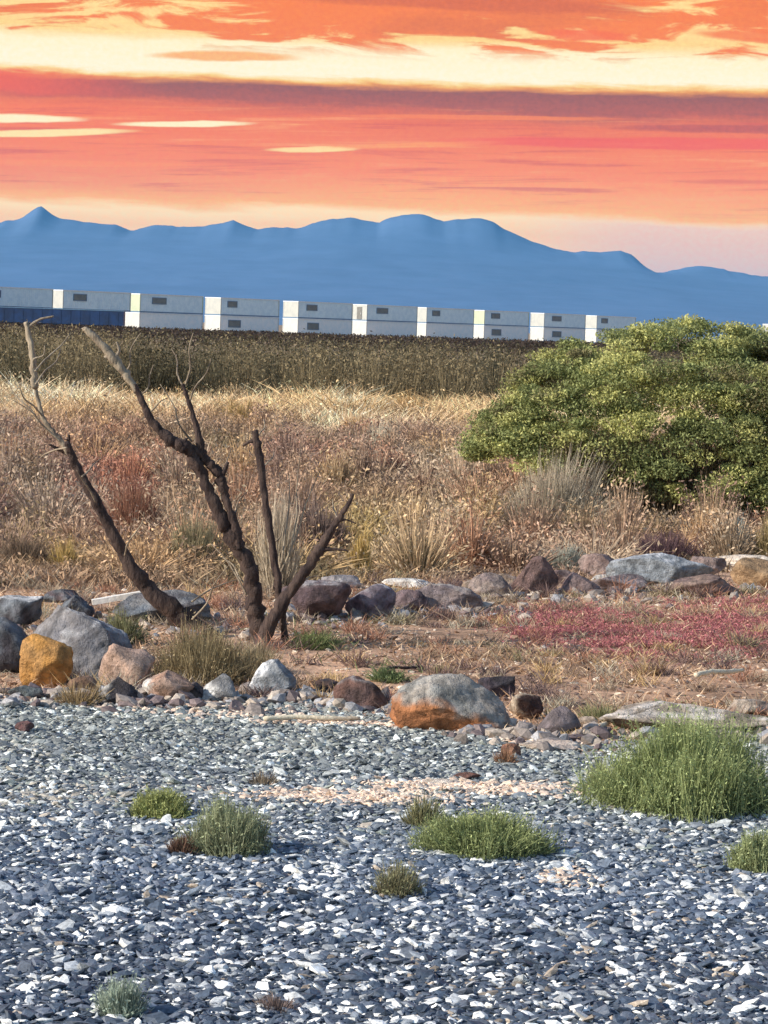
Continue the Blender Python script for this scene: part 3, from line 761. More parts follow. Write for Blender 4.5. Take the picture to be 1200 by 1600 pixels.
GREY = (.27, .27, .28); SLATE = (.16, .18, .21); DARK = (.055, .05, .06); PINK = (.48, .33, .26); PALE_ = (.74, .72, .69); TAN = (.42, .31, .22); PLUM = (.15, .10, .10); OR = (.62, .27, .035)
RF, RB, RS = 'rocks edging the gravel', 'rocks of the back row', 'loose stones on the gravel'
R = [
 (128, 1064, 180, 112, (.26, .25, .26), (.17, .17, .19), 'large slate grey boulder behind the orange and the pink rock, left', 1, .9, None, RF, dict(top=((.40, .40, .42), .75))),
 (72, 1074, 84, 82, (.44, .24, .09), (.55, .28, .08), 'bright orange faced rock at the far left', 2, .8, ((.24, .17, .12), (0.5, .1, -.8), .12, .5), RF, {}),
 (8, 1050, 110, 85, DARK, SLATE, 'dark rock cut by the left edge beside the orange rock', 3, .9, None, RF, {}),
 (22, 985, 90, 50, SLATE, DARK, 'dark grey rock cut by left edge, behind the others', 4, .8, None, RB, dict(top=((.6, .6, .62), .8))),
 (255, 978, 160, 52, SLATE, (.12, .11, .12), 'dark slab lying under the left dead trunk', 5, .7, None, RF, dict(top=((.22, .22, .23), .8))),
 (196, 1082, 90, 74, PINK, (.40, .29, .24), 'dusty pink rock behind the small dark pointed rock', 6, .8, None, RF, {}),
 (184, 1100, 84, 42, DARK, (.09, .08, .09), 'small dark pointed rock in front of the dusty pink rock', 7, .6, ((.5, .48, .46), (-.8, -.4, .6), .62, .1), RF, dict(facets=10, peak=.62)),  # paler patch paints sunlight on the left side
 (262, 1098, 84, 48, PINK, (.42, .26, .19), 'salmon pink rock with a sunlit white left edge beside the dark pointed rock', 8, .7, ((.78, .74, .7), (-1, -.2, .2), .78, .1), RF, {}),  # white edge is sunlight painted into the tint
 (342, 1097, 76, 42, (.34, .36, .38), GREY, 'small pyramid rock with a sunlit white left face', 9, .8, ((.85, .85, .85), (-.8, -.5, .1), .3, .15), RF, dict(facets=10, sharp=.9, peak=.62)),  # white patch paints the sunlit face, turned towards the sun
 (425, 1090, 104, 58, (.32, .34, .37), (.24, .26, .29), 'grey rock with a sunlit white top left edge at the foot of dead tree', 10, .8, ((.82, .82, .84), (-.7, -.4, .55), .48, .15), RF, dict(facets=10, sharp=.9, peak=.62)),  # sunlight on the upper left painted as a white patch
 (385, 1062, 44, 22, (.5, .27, .12), PINK, 'small orange tan stone behind the white topped grey rock', 40, .7, None, RF, {}),
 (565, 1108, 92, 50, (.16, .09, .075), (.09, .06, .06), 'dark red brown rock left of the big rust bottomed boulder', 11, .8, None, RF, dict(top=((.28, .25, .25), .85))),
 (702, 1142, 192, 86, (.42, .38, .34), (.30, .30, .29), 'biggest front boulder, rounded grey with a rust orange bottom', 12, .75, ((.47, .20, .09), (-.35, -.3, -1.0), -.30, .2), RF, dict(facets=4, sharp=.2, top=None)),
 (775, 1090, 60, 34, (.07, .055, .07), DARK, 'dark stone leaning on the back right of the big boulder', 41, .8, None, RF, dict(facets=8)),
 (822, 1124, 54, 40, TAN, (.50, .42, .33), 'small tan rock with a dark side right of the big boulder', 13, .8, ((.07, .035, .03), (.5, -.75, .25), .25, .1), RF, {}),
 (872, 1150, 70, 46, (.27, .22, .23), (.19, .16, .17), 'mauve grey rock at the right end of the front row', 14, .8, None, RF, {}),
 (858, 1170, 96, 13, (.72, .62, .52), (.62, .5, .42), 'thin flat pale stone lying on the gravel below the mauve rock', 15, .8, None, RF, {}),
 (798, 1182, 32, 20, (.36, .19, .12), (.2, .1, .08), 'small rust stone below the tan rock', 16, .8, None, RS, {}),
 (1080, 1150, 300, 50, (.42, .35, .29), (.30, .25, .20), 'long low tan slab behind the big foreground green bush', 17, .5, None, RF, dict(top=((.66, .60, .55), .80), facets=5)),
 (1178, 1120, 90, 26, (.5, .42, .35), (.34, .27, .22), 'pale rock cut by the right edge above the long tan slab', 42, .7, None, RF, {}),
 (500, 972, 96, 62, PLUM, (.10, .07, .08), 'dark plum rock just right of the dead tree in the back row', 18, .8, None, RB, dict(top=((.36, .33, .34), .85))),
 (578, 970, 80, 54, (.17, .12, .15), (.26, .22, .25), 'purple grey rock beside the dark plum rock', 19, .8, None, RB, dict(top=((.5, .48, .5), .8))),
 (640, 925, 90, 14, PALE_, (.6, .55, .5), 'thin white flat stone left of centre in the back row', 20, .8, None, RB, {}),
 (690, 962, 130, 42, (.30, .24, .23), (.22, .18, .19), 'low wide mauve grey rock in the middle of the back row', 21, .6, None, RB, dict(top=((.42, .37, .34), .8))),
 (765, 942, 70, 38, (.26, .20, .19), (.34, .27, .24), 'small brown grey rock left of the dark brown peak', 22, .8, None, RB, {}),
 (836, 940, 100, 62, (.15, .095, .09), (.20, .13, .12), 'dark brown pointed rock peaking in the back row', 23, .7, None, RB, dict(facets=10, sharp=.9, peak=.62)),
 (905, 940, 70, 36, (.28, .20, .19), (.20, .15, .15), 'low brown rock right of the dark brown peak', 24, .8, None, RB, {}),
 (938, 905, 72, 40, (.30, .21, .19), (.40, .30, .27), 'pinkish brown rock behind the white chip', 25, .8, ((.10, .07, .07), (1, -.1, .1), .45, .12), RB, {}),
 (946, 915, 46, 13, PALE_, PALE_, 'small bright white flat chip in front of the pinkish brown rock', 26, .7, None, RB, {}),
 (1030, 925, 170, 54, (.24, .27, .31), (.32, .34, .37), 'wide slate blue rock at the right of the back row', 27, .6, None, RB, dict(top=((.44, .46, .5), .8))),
 (965, 932, 90, 28, (.30, .26, .27), (.22, .18, .19), 'low grey rock left in front of the wide slate blue rock', 28, .7, None, RB, {}),
 (1100, 938, 110, 30, (.20, .14, .13), (.30, .21, .17), 'low dark brown rock right in front of the wide slate blue rock', 29, .7, None, RB, {}),
 (1165, 888, 120, 28, (.76, .66, .56), (.68, .56, .46), 'long bright cream slab at the right edge of the back row', 30, .6, None, RB, {}),
 (1185, 925, 90, 46, (.36, .24, .14), (.26, .17, .10), 'brown rock under the long cream slab at right edge', 31, .7, None, RB, {}),
 (745, 934, 50, 20, TAN, (.3, .24, .2), 'small tan stone left behind the brown grey rock', 50, .8, None, RB, {}),
 (640, 962, 56, 34, (.2, .15, .16), (.14, .1, .11), 'small plum grey rock between the purple grey rock and the low wide one', 51, .8, None, RB, {}),
 (790, 920, 40, 20, (.42, .32, .27), TAN, 'little tan stone touching the left flank of the dark brown peak', 52, .8, None, RB, {}),
 (880, 915, 44, 22, (.3, .22, .2), PLUM, 'little brown stone tucked right behind the dark brown peak', 53, .8, None, RB, {}),
 (1000, 905, 60, 26, (.17, .15, .16), SLATE, 'small dark grey rock behind the left end of the slate blue rock', 54, .8, None, RB, {}),
 (1105, 900, 60, 30, (.32, .25, .23), (.24, .18, .17), 'small brown rock behind the right end of the slate blue rock', 55, .8, None, RB, {}),
 (455, 948, 40, 26, (.16, .11, .11), DARK, 'small dark rock left against the dark plum rock', 56, .8, None, RB, {}),
 (530, 925, 70, 20, (.44, .42, .43), (.3, .28, .3), 'thin grey white slab on edge behind the plum and purple rocks', 57, .7, None, RB, {}),
 (118, 972, 60, 36, DARK, SLATE, 'dark rock behind the large slate grey boulder', 58, .8, None, RB, {}),
 (95, 950, 60, 22, (.13, .10, .11), SLATE, 'low dark stone at the back left of the slate grey boulder', 59, .8, None, RB, {}),
 (920, 1140, 50, 20, TAN, (.5, .4, .32), 'small tan stone right of the mauve grey rock', 60, .8, None, RF, {}),
 (512, 1086, 44, 26, (.14, .09, .08), DARK, 'small dark red brown stone at the left of its bigger twin', 61, .8, None, RF, {}),
 (480, 1092, 40, 18, (.36, .36, .38), GREY, 'little grey stone right of the white topped grey rock', 62, .8, None, RF, {}),
 (128, 1088, 46, 30, (.30, .18, .12), (.2, .13, .1), 'small brown rock between the orange rock and dusty pink rock', 63, .8, None, RF, {}),
 (300, 1094, 40, 26, (.22, .17, .16), DARK, 'small dark brown stone between salmon rock and small pyramid rock', 64, .8, None, RF, {}),
 (40, 1092, 60, 20, (.12, .14, .15), DARK, 'low dark stone in front of the leftmost dark rock', 65, .8, None, RF, {}),
 (697, 1384, 19, 14, (.85, .85, .83), (.8, .8, .8), 'single round white stone below the middle green bush', 32, .9, None, RS, {}),
 (38, 1146, 32, 16, (.20, .10, .10), (.13, .08, .08), 'small maroon stone alone at the upper left of the gravel', 33, .9, None, RS, {}),
 (730, 1214, 44, 10, (.20, .10, .08), (.12, .07, .06), 'small flat dark red stone above the middle green bush', 34, .9, None, RS, {}),
 (213, 1092, 28, 12, (.8, .7, .55), (.75, .6, .45), 'small cream stone between the two pink rocks', 35, .9, None, RS, {}),
 (110, 1094, 40, 13, (.75, .64, .50), (.6, .48, .36), 'small flat cream stone in front of the orange rock', 36, .9, None, RS, {}),
 (1120, 1262, 90, 14, (.10, .11, .13), (.2, .2, .22), 'low dark stone at the right foot of big foreground bush', 37, .8, None, RS, {}),
 (690, 1224, 60, 9, (.82, .72, .62), (.7, .6, .5), 'thin cream stone on the tan grit strip', 38, .8, None, RS, {}),
]
for (a, b, w_, h_, cA_, cB_, lb, sd_, dp, pt, gp, kw) in R:
    kw = {k_: v_ for k_, v_ in kw.items() if v_ is not None}
    small = h_ < 25
    rock(a, b, w_, h_, cA_, cB_, lb, 'stone' if small else 'boulder', sd_, dp, pt, group=gp, sub=4 if w_ < 120 else 5, **kw)

# ------------------------------------------------------------------ sticks, dead tree
def tube(path, radii, seg=9, rough=.12, seed=0, colr=None):
    rs = np.random.default_rng(seed)
    P = np.array([list(p) for p in path], float)
    # subdivide with catmull-rom
    Q, Rr = [], []
    n = len(P)
    for i_ in range(n-1):
        p0, p1, p2, p3 = P[max(i_-1, 0)], P[i_], P[i_+1], P[min(i_+2, n-1)]
        for k in range(6):
            t = k/6
            Q.append(.5*((2*p1)+(-p0+p2)*t+(2*p0-5*p1+4*p2-p3)*t*t+(-p0+3*p1-3*p2+p3)*t**3))
            Rr.append((radii[i_]*(1-t)+radii[i_+1]*t))
    Q.append(P[-1]); Rr.append(radii[-1]); Q = np.array(Q); Rr = np.array(Rr)
    Q[1:-1] += rs.normal(size=(len(Q)-2, 3))*Rr[1:-1, None]*.11
    m = len(Q); V = []
    lumps = 1+rs.normal(size=(m, seg))*rough*.7+rs.normal(size=(m, 1))*rough*.35
    for i_ in range(m):
        d = Vector(Q[min(i_+1, m-1)]-Q[max(i_-1, 0)]).normalized()
        a_ = d.cross(Vector((.1, 1, .05))).normalized(); b_ = d.cross(a_)
        for k in range(seg):
            an = 6.28318*k/seg
            V.append(Vector(Q[i_])+(a_*math.cos(an)+b_*math.sin(an))*Rr[i_]*max(.5, lumps[i_, k]))
    F = []
    for i_ in range(m-1):
        for k in range(seg):
            F.append((i_*seg+k, i_*seg+(k+1) % seg, (i_+1)*seg+(k+1) % seg, (i_+1)*seg+k))
    F.append(tuple(range(seg))[::-1]); F.append(tuple((m-1)*seg+k for k in range(seg)))
    return [tuple(v) for v in V], F
def tubeobj(name, tubes, mat, parent=None, loc=Vector((0, 0, 0))):
    V, F = [], []
    for v, f in tubes:
        o = len(V); V += [tuple(Vector(p)-loc) for p in v]; F += [tuple(i_+o for i_ in q_) for q_ in f]
    me = bpy.data.meshes.new(name); me.from_pydata(V, [], F)
    for p in me.polygons: p.use_smooth = True
    return link(name, me, mat, parent)
M_bark = mat_plain('dark_bark', (.024, .013, .013), (.085, .055, .045), .9, 22, .9, 40, stretch=(1, 1, .3))
M_bare = mat_plain('stripped_wood', (.36, .30, .22), (.15, .115, .085), .8, 12, .6, 40, stretch=(1, 1, .3))
base_ = gnd(402, 1012); TY = base_.y+.1; TS = FPX/TY
def tp(pts, dy=0.0, dslope=0.0):
    return [at(a, b, TY+dy+dslope*i_) for i_, (a, b) in enumerate(pts)]
rt = bpy.data.objects.new('dead_tree', None); COL.objects.link(rt)
rt.location = (base_.x, TY, 0)
tag(rt, 'dead dark many stemmed tree with bare broken branches behind the front rocks', 'dead tree')
TL_ = Vector(rt.location)
def br(name, pts, diam, seed, dy=0.0, ds=0.0, mat=None, extra=(), label=None, parent=None, rough=.12):
    ts = [tube(tp(pts, dy, ds), [d*.84/2/TS for d in diam], 10, rough*1.3, seed)]
    for (q, dm) in extra: ts.append(tube(tp(q, dy, ds), [d/2/TS for d in dm], 6, .1, seed+50))
    o = tubeobj(name, ts, mat or M_bark, rt, TL_)
    if label: o['label'] = label
    return o
br('trunk', [(330, 1003), (300, 978), (262, 948), (225, 912), (195, 868), (172, 825), (150, 785), (128, 745), (112, 712), (104, 690)], [46, 44, 38, 30, 25, 22, 20, 18, 17, 10], 1, .35, -.02,
   extra=[([(108, 708), (92, 702), (76, 694)], [10, 6, 3]), ([(104, 700), (107, 688), (108, 680)], [9, 6, 4])], label='leaning left trunk')
br('branch', [(112, 712), (96, 690), (80, 672), (66, 650), (56, 610), (54, 600)], [14, 11, 10, 9, 8, 8], 2, .30, mat=M_bare, label='thin pale upper part of the left trunk')
br('branch', [(54, 606), (52, 575), (48, 535), (40, 503)], [13, 13, 11, 9], 3, .30, mat=M_bare, label='cream stripped tip of the left trunk', extra=[([(44, 512), (60, 500), (84, 494)], [5, 4, 3])])
br('trunk', [(412, 1018), (402, 975), (396, 930), (390, 890), (372, 855), (350, 818), (332, 780), (314, 740), (298, 708), (284, 690)], [40, 34, 31, 29, 29, 26, 22, 20, 22, 20], 4, .12, -.01, label='thick middle trunk', rough=.16)
br('branch', [(290, 700), (268, 688), (246, 668), (232, 648), (218, 618), (210, 600)], [24, 22, 16, 14, 12, 10], 5, .02, label='dark bent upper branch')
br('branch', [(214, 612), (196, 585), (178, 562), (160, 540), (138, 518), (130, 512)], [11, 15, 17, 15, 12, 7], 6, .02, mat=M_bare, extra=[([(178, 562), (186, 548), (182, 534)], [8, 5, 3]), ([(165, 560), (180, 556), (196, 588)], [8, 9, 6])], label='cream stripped branch tip')
br('branch', [(374, 858), (366, 818), (352, 775), (346, 748), (332, 728), (318, 715), (312, 690), (304, 655), (292, 620), (286, 600)], [18, 17, 16, 20, 20, 16, 14, 10, 8, 6], 7, .06, rough=.22, label='knobbly branch running beside the middle trunk',
   extra=[([(346, 745), (352, 732), (356, 722)], [9, 8, 5]), ([(300, 702), (316, 712), (330, 726)], [14, 15, 12])])
br('branch', [(452, 1024), (446, 1000), (441, 965), (434, 915), (426, 860), (417, 800), (410, 745), (403, 700), (398, 672)], [12, 13, 14, 15, 14, 14, 14, 15, 12], 8, .05, extra=[([(402, 690), (390, 690), (379, 697)], [7, 5, 3])], label='straight upright stem')
br('branch', [(402, 1024), (418, 985), (440, 945), (468, 905), (492, 870), (506, 848), (524, 818), (540, 795), (552, 772)], [34, 28, 24, 20, 20, 17, 12, 9, 5], 9, -.02, extra=[([(500, 860), (522, 858), (545, 861)], [9, 5, 2]), ([(520, 822), (538, 812), (556, 818)], [5, 3, 2])], label='right leaning stem')
# pale twigs
rs_ = random.Random(5)
tw = []
for (a, b, c_, d_) in [(440, 880, 452, 742), (452, 870, 470, 700), (436, 900, 500, 735), (300, 940, 372, 905), (385, 930, 330, 850), (95, 690, 20, 625), (60, 660, 10, 590), (56, 600, 95, 545),
                      (288, 605, 302, 520), (290, 610, 268, 545), (296, 630, 330, 560), (66, 650, 30, 600), (190, 590, 220, 520), (104, 700, 60, 720), (300, 690, 250, 600), (392, 920, 345, 870), (300, 968, 360, 880), (55, 580, 110, 520), (150, 785, 120, 735), (195, 868, 225, 800), (350, 818, 385, 770), (314, 740, 285, 745), (410, 745, 428, 705), (425, 850, 445, 815), (468, 905, 500, 900), (524, 818, 520, 780), (232, 648, 262, 622), (218, 618, 240, 570), (52, 575, 70, 540), (330, 760, 362, 700), (128, 745, 160, 715), (400, 690, 412, 655)]:
    m1 = ((a*2+c_)/3+rs_.uniform(-6, 6), (b*2+d_)/3+rs_.uniform(-5, 5)); m2 = ((a+c_*2)/3+rs_.uniform(-6, 6), (b+d_*2)/3+rs_.uniform(-5, 5))
    dd = rs_.uniform(-.2, .3)
    tw.append(tube([at(a, b, TY+.1), at(*m1, TY+.1+dd*.3), at(*m2, TY+.1+dd*.7), at(c_, d_, TY+.1+dd)], [3.4/2/TS, 3/2/TS, 2.2/2/TS, 1.2/2/TS], 5, .1, int(a+b)))
for t_w in tw: tubeobj('twig', [t_w], M_bare, rt, TL_)

# fallen sticks
def stick(p, q, d, label, z=.02, seed=1, mat=None):
    A, B = gnd(*p), gnd(*q); s = FPX/A.y
    c_ = (A+B)/2
    A.z = gzf(A.x, A.y)+z; B.z = gzf(B.x, B.y)+z
    m1, m2 = A.lerp(B, .33)+Vector((0, .01, .006)), A.lerp(B, .66)+Vector((0, -.008, .0))
    o = tubeobj('stick', [tube([A, m1, m2, B], [d/2/s]*3+[d/3/s], 7, .12, seed)], mat or M_pstick, None, c_); o.location = c_
    return tag(o, label, 'stick')
M_pstick = mat_plain('bleached_wood', (.74, .66, .50), (.55, .45, .33), .8, 9, .5, 40)
stick((412, 1131), (562, 1131), 8, 'long bleached stick lying on the gravel below the white topped rock', seed=3)
stick((935, 1148), (1010, 1112), 9, 'bleached stick leaning at the left end of the long tan slab', seed=4, z=.03)
stick((1085, 1100), (1160, 1092), 8, 'bleached stick along the top of the long tan slab', seed=6, z=.13)
stick((600, 1052), (655, 1048), 5, 'short dark stick on soil behind the biggest boulder', seed=5, mat=M_bark)
# white plank on the slab
pl = at(184, 934, gnd(255, 978).y+.45)
bm = bmesh.new(); add_box(bm, -.14, .14, -.03, .03, -.014, .014); bmesh.ops.bevel(bm, geom=bm.edges, offset=.004, segments=1)
po = bmobj('plank', bm, mat_plain('white_wood', (.82, .80, .76), (.7, .66, .6), .7, 8, .3)); po.location = pl; po.rotation_euler = (0, math.radians(-11), math.radians(8))
tag(po, 'short white plank resting on the dark slab behind the left dead trunk', 'plank')

# ------------------------------------------------------------------ big green bush
def big_bush():
    rs = np.random.default_rng(99)
    g_ = gnd(1060, 836); D = g_.y+1.0; s = FPX/D
    c = Vector((at(1075, 800, D).x, D, 0))
    root = bpy.data.objects.new('green_bush', None); COL.objects.link(root); root.location = c
    tag(root, 'huge rounded olive green bush at the right, tallest plant in view', 'bush')
    # outline of the crown in metres round the centre
    top = [(748, 705), (762, 640), (794, 600), (834, 562), (880, 530), (932, 506), (1000, 492), (1070, 484), (1130, 488), (1180, 494), (1240, 506), (1320, 545), (1400, 610), (1440, 700)]
    tX = np.array([at(a, 500, D).x-c.x for a, b in top]); tZ = np.array([at(a, b, D).z for a, b in top])
    nc_ = 620
    cl, rad_ = [], []
    while len(cl) < nc_:
        x = rs.uniform(tX[0], tX[-1]); zt = np.interp(x, tX, tZ)
        mid_ = (tX[0]+tX[-1])/2; hw = (tX[-1]-tX[0])/2
        e = abs(x-mid_)/hw
        yr = .95*math.sqrt(max(.05, 1-e**2.2))
        ph = rs.uniform(0, math.pi); rr = 1-.16*rs.random()
        y = -math.cos(ph)*yr*rr
        lowz = .24+.30*max(0, (1-(x-tX[0])/(hw*.9)))
        z = lowz+(zt-lowz-.06)*math.sin(ph)**.75*rr
        if rs.random() < .36:      # skirt down the near side
            y = -yr*rs.uniform(.75, 1.0)*rr; z = rs.uniform(lowz, max(lowz+.1, zt*.75))
        cl.append((x, y, z)); rad_.append(rs.uniform(.08, .19))
    cl = np.array(cl); rad_ = np.array(rad_)
    per = 430
    idx = np.repeat(np.arange(nc_), per); n = len(idx)
    v = rs.normal(size=(n, 3)); v /= np.linalg.norm(v, axis=1, keepdims=True)
    P = cl[idx]+v*(rad_[idx]*rs.random(n)**.45)[:, None]*np.array([1.2, 1, .55])
    P[:, 2] = np.maximum(P[:, 2], .03)
    tone = rs.random(nc_)
    hue = np.clip((cl[:, 2]-.5)/1.0, 0, 1)[:, None]*0+snoise(cl[:, 0]+5, cl[:, 2]+5, .5, 77, 2)[:, None]
    base_c = np.where(tone[:, None] < .42, np.array([.46, .46, .18]), np.where(tone[:, None] < .94, np.array([.25, .28, .115]), np.array([.22, .20, .10])))
    base_c = base_c*(.75+.5*hue)
    V, L, Sz, C = leaves(P, .0145, base_c[idx], rs, .22, up=.2)
    link('crown', npmesh('crown', V, L, Sz, C), M_leaf, root)
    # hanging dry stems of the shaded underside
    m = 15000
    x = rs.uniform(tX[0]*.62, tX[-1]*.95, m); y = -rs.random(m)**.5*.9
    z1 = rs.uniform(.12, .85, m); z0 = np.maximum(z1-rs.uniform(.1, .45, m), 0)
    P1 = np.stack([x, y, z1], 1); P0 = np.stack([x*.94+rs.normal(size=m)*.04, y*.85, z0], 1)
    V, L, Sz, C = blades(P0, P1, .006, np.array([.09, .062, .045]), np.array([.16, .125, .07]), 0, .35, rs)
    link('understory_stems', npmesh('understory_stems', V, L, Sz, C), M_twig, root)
    for q in range(9):
        a_ = q/9*6.283+.3
        e_ = Vector((math.cos(a_)*.75, math.sin(a_)*.55, 1.0+.25*math.sin(q*2.1)))
        tubeobj('limb', [tube([Vector((math.cos(a_)*.06, math.sin(a_)*.06, -.03)), Vector((e_.x*.3, e_.y*.3, .35)), Vector((e_.x*.7, e_.y*.7, .75)), e_], [.04, .032, .022, .01], 7, .1, q)], M_bark, root)
big_bush()

# ------------------------------------------------------------------ foreground green shrubs
GRN = (.20, .27, .095); GRN2 = (.27, .33, .13); SAGE = (.30, .34, .24)
FG = 'green shrubs growing out of the gravel'
shrub('green_shrub', 1068, 1262, 330, 165, (.20, .23, .10), (.36, .42, .19), 'largest foreground green shrub, at the right in front of the tan slab', n=11000, leaf=22000, lsz=.006, wd=.0024, group=FG, seed=1, foot=.55, spiky=.45)
shrub('green_shrub', 250, 1274, 118, 50, (.18, .20, .08), (.34, .37, .15), 'small compact green shrub, leftmost on the gravel', n=3500, leaf=4500, lsz=.005, wd=.0024, group=FG, seed=2, foot=.5)
shrub('green_shrub', 358, 1330, 180, 98, (.20, .20, .13), (.33, .37, .22), 'loose grey green shrub right behind the small compact one', n=4200, leaf=4500, lsz=.005, wd=.0024, group=FG, seed=3, foot=.45, spiky=.5)
shrub('green_shrub', 752, 1328, 235, 78, (.16, .19, .09), (.33, .38, .17), 'wide low green shrub in the middle of the gravel', n=6500, leaf=8000, lsz=.005, wd=.0024, group=FG, seed=4, foot=.5)
shrub('green_shrub', 1185, 1356, 120, 78, (.20, .22, .11), (.36, .41, .21), 'green shrub cut by the right edge, in front of the largest one', n=3200, leaf=4000, lsz=.005, wd=.0024, group=FG, seed=5, foot=.45)
shrub('sage_tuft', 190, 1582, 110, 74, (.20, .24, .20), (.38, .45, .36), 'pale sage green tuft at the bottom left of the gravel', n=1500, leaf=1300, lsz=.005, wd=.0022, group=FG, seed=6, spiky=.6)
shrub('dry_tuft', 622, 1398, 120, 60, (.18, .15, .10), (.28, .28, .16), 'faded brown green tuft left below the wide low shrub', n=1300, leaf=900, lsz=.005, wd=.0022, group=FG, seed=7, spiky=.6)
shrub('dry_tuft', 285, 1332, 80, 36, (.14, .08, .06), (.22, .14, .10), 'small dark brown tuft at the left foot of the loose grey green shrub', n=900, wd=.0022, group=FG, seed=8, spiky=.6)
shrub('dry_tuft', 660, 1290, 90, 60, (.2, .18, .10), (.30, .30, .16), 'thin yellow green tuft at left end of the wide low shrub', n=900, wd=.0022, group=FG, seed=9, spiky=.6)
shrub('dry_tuft', 435, 1570, 110, 30, (.14, .10, .10), (.24, .19, .17), 'low dark brown tuft at bottom centre left of the gravel', n=500, wd=.0022, group=FG, seed=10, spiky=.6)
shrub('dry_tuft', 410, 1225, 70, 28, (.2, .16, .12), (.33, .27, .20), 'sparse tan tuft above the loose grey green shrub', n=350, wd=.0022, group=FG, seed=11, spiky=.6)
shrub('dry_tuft', 940, 1235, 90, 60, (.2, .2, .10), (.30, .32, .16), 'thin green tuft at left foot of the largest foreground shrub', n=900, wd=.0022, group=FG, seed=12, spiky=.6)

shrub('dry_tuft', 120, 1100, 120, 40, (.24, .17, .09), (.42, .31, .17), 'low straw tuft at the foot of the orange rock', n=700, wd=.0024, group='tufts at the rocks', seed=51, spiky=.5)
shrub('dry_tuft', 395, 1050, 120, 60, (.2, .16, .10), (.36, .30, .19), 'dry grey olive tuft at the foot of the dead tree', n=1100, wd=.0024, group='tufts at the rocks', seed=52, spiky=.5)
shrub('dry_tuft', 690, 1052, 70, 26, (.24, .18, .12), (.40, .32, .20), 'small tan tuft on the soil behind the biggest boulder', n=400, wd=.0024, group='tufts at the rocks', seed=53, spiky=.5)
shrub('dry_tuft', 790, 1190, 60, 30, (.24, .13, .08), (.40, .24, .15), 'small rust brown tuft at the right foot of the biggest boulder', n=400, wd=.0024, group='tufts at the rocks', seed=54, spiky=.5)
shrub('dry_tuft', 940, 1130, 120, 44, (.2, .2, .10), (.32, .32, .17), 'olive tuft right of the mauve grey rock', n=900, wd=.0024, group='tufts at the rocks', seed=55, spiky=.5)
# ---- shrubs of the middle ground
BG = 'shrubs among the dry grass behind the rocks'
def bgs(*a, **k): return shrub('dry_shrub', *a, group=BG, **k)
bgs(318, 1066, 200, 104, (.22, .17, .10), (.38, .31, .18), 'dry olive tan shrub between the pink rocks and the dead tree', n=4200, leaf=3000, lsz=.006, wd=.0026, seed=20, foot=.5, spiky=.45)
bgs(190, 1010, 110, 60, (.18, .16, .10), (.26, .27, .14), 'olive shrub growing behind the dusty pink rock', n=1600, leaf=700, lsz=.006, wd=.003, seed=21)
bgs(490, 1012, 110, 36, (.14, .17, .08), (.22, .26, .11), 'low green tuft right of the dead tree foot', n=1200, leaf=900, lsz=.006, wd=.003, seed=22)
bgs(608, 1064, 84, 30, (.12, .16, .08), (.19, .24, .11), 'low green tuft behind the dark red brown rock', n=1000, leaf=900, lsz=.006, wd=.003, seed=23)
bgs(616, 762, 84, 60, (.09, .045, .04), (.16, .085, .07), 'small dark maroon shrub in the middle of the dry flat', n=1600, leaf=500, lsz=.012, wd=.006, seed=24)
bgs(740, 876, 120, 66, (.15, .12, .12), (.24, .20, .20), 'grey purple rounded shrub behind the low mauve rock', n=2200, leaf=500, lsz=.01, wd=.004, seed=25)
bgs(880, 893, 120, 56, (.32, .31, .26), (.50, .50, .42), 'pale sage grey shrub behind the dark brown peak rock', n=2200, leaf=1300, lsz=.008, wd=.004, seed=26)
bgs(855, 836, 290, 150, (.36, .31, .23), (.58, .50, .39), 'wide bare ash grey shrub at the left foot of the huge green bush', n=5200, leaf=1500, lsz=.009, wd=.004, seed=27, spiky=.5)
bgs(1040, 880, 170, 70, (.10, .06, .065), (.18, .11, .12), 'dark maroon shrub under the huge green bush', n=2600, leaf=500, lsz=.009, wd=.004, seed=28)
bgs(1140, 862, 110, 70, (.14, .18, .18), (.24, .30, .29), 'small blue green shrub under the right side of huge green bush', n=1800, leaf=900, lsz=.009, wd=.004, seed=29)
bgs(1205, 872, 90, 90, (.30, .24, .12), (.48, .38, .20), 'tan yellow shrub cut by the right edge below the huge bush', n=1600, leaf=400, lsz=.009, wd=.004, seed=30)
bgs(208, 850, 150, 130, (.24, .12, .085), (.36, .19, .13), 'reddish brown shrub between left trunk and middle trunk', n=3000, leaf=600, lsz=.01, wd=.005, seed=31, spiky=.4)
bgs(562, 905, 60, 90, (.40, .28, .10), (.60, .43, .17), 'yellow straw tuft right of the right leaning dead stem', n=1200, wd=.004, seed=32, spiky=.5)
bgs(432, 935, 100, 210, (.36, .30, .22), (.58, .50, .39), 'tall bundle of pale dry stems behind the upright dead stem', n=1500, wd=.004, seed=33, spiky=.5)
bgs(500, 870, 140, 130, (.18, .13, .11), (.30, .22, .19), 'purple brown shrub behind the right leaning dead stem', n=2600, leaf=400, lsz=.01, wd=.005, seed=34, spiky=.4)
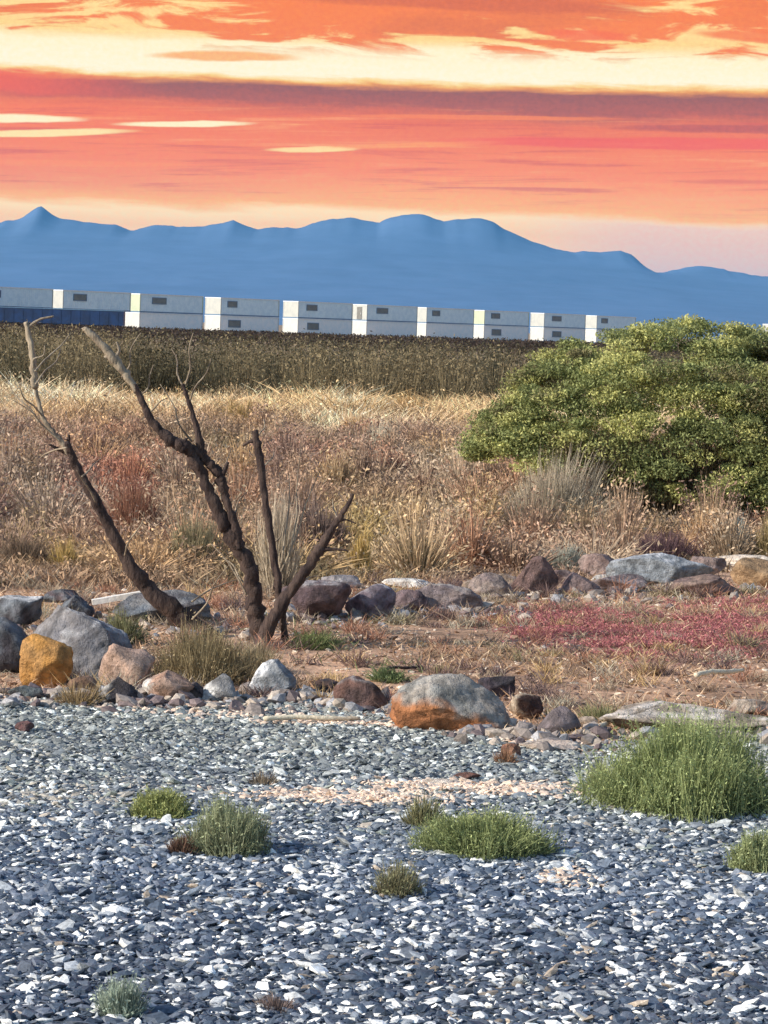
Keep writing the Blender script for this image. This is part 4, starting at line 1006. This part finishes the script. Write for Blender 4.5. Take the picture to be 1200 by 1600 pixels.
bgs(645, 900, 110, 80, (.24, .19, .11), (.36, .29, .18), 'olive brown shrub left of the grey purple shrub', n=2000, leaf=300, lsz=.01, wd=.004, seed=35, spiky=.4)
bgs(105, 905, 80, 60, (.38, .28, .11), (.58, .42, .17), 'yellow straw tuft below the left dead trunk bend', n=1200, wd=.004, seed=36, spiky=.5)
bgs(40, 900, 120, 70, (.17, .12, .09), (.27, .20, .14), 'brown shrub cut by the left edge behind the back rocks', n=2000, leaf=300, lsz=.01, wd=.004, seed=37, spiky=.4)
bgs(300, 900, 130, 110, (.24, .20, .12), (.37, .32, .20), 'grey olive shrub between left trunk and middle trunk, in front of reddish one', n=2400, leaf=500, lsz=.01, wd=.004, seed=38, spiky=.4)
bgs(640, 668, 110, 62, (.42, .28, .13), (.66, .45, .22), 'orange tan shrub standing out against dark brush belt, centre', n=2200, leaf=600, lsz=.016, wd=.010, seed=39)
bgs(372, 672, 90, 62, (.36, .26, .12), (.58, .42, .20), 'straw yellow shrub against the dark brush belt, left of centre', n=2000, leaf=500, lsz=.016, wd=.010, seed=40)
bgs(560, 690, 90, 54, (.55, .40, .24), (.82, .62, .40), 'brightest cream shrub in the straw band', n=2000, leaf=500, lsz=.016, wd=.010, seed=41)
bgs(735, 680, 60, 40, (.60, .42, .26), (.85, .64, .42), 'small cream tuft at the left tip of the huge green bush', n=1200, leaf=300, lsz=.016, wd=.010, seed=42)
bgs(120, 668, 90, 44, (.60, .44, .28), (.86, .66, .44), 'cream shrub in the straw band left of the stripped branch tip', n=1500, leaf=400, lsz=.016, wd=.010, seed=44)
bgs(20, 676, 80, 52, (.62, .46, .30), (.90, .70, .50), 'peach cream shrub cut by the left edge in the straw band', n=1500, leaf=400, lsz=.016, wd=.010, seed=45)
bgs(595, 720, 90, 70, (.40, .36, .28), (.62, .56, .44), 'pale grey shrub just below the brightest cream one', n=1800, leaf=400, lsz=.014, wd=.008, seed=46)
bgs(470, 665, 80, 40, (.22, .17, .12), (.34, .28, .20), 'grey brown shrub in the straw band left of the brightest cream one', n=1400, leaf=300, lsz=.016, wd=.010, seed=43)
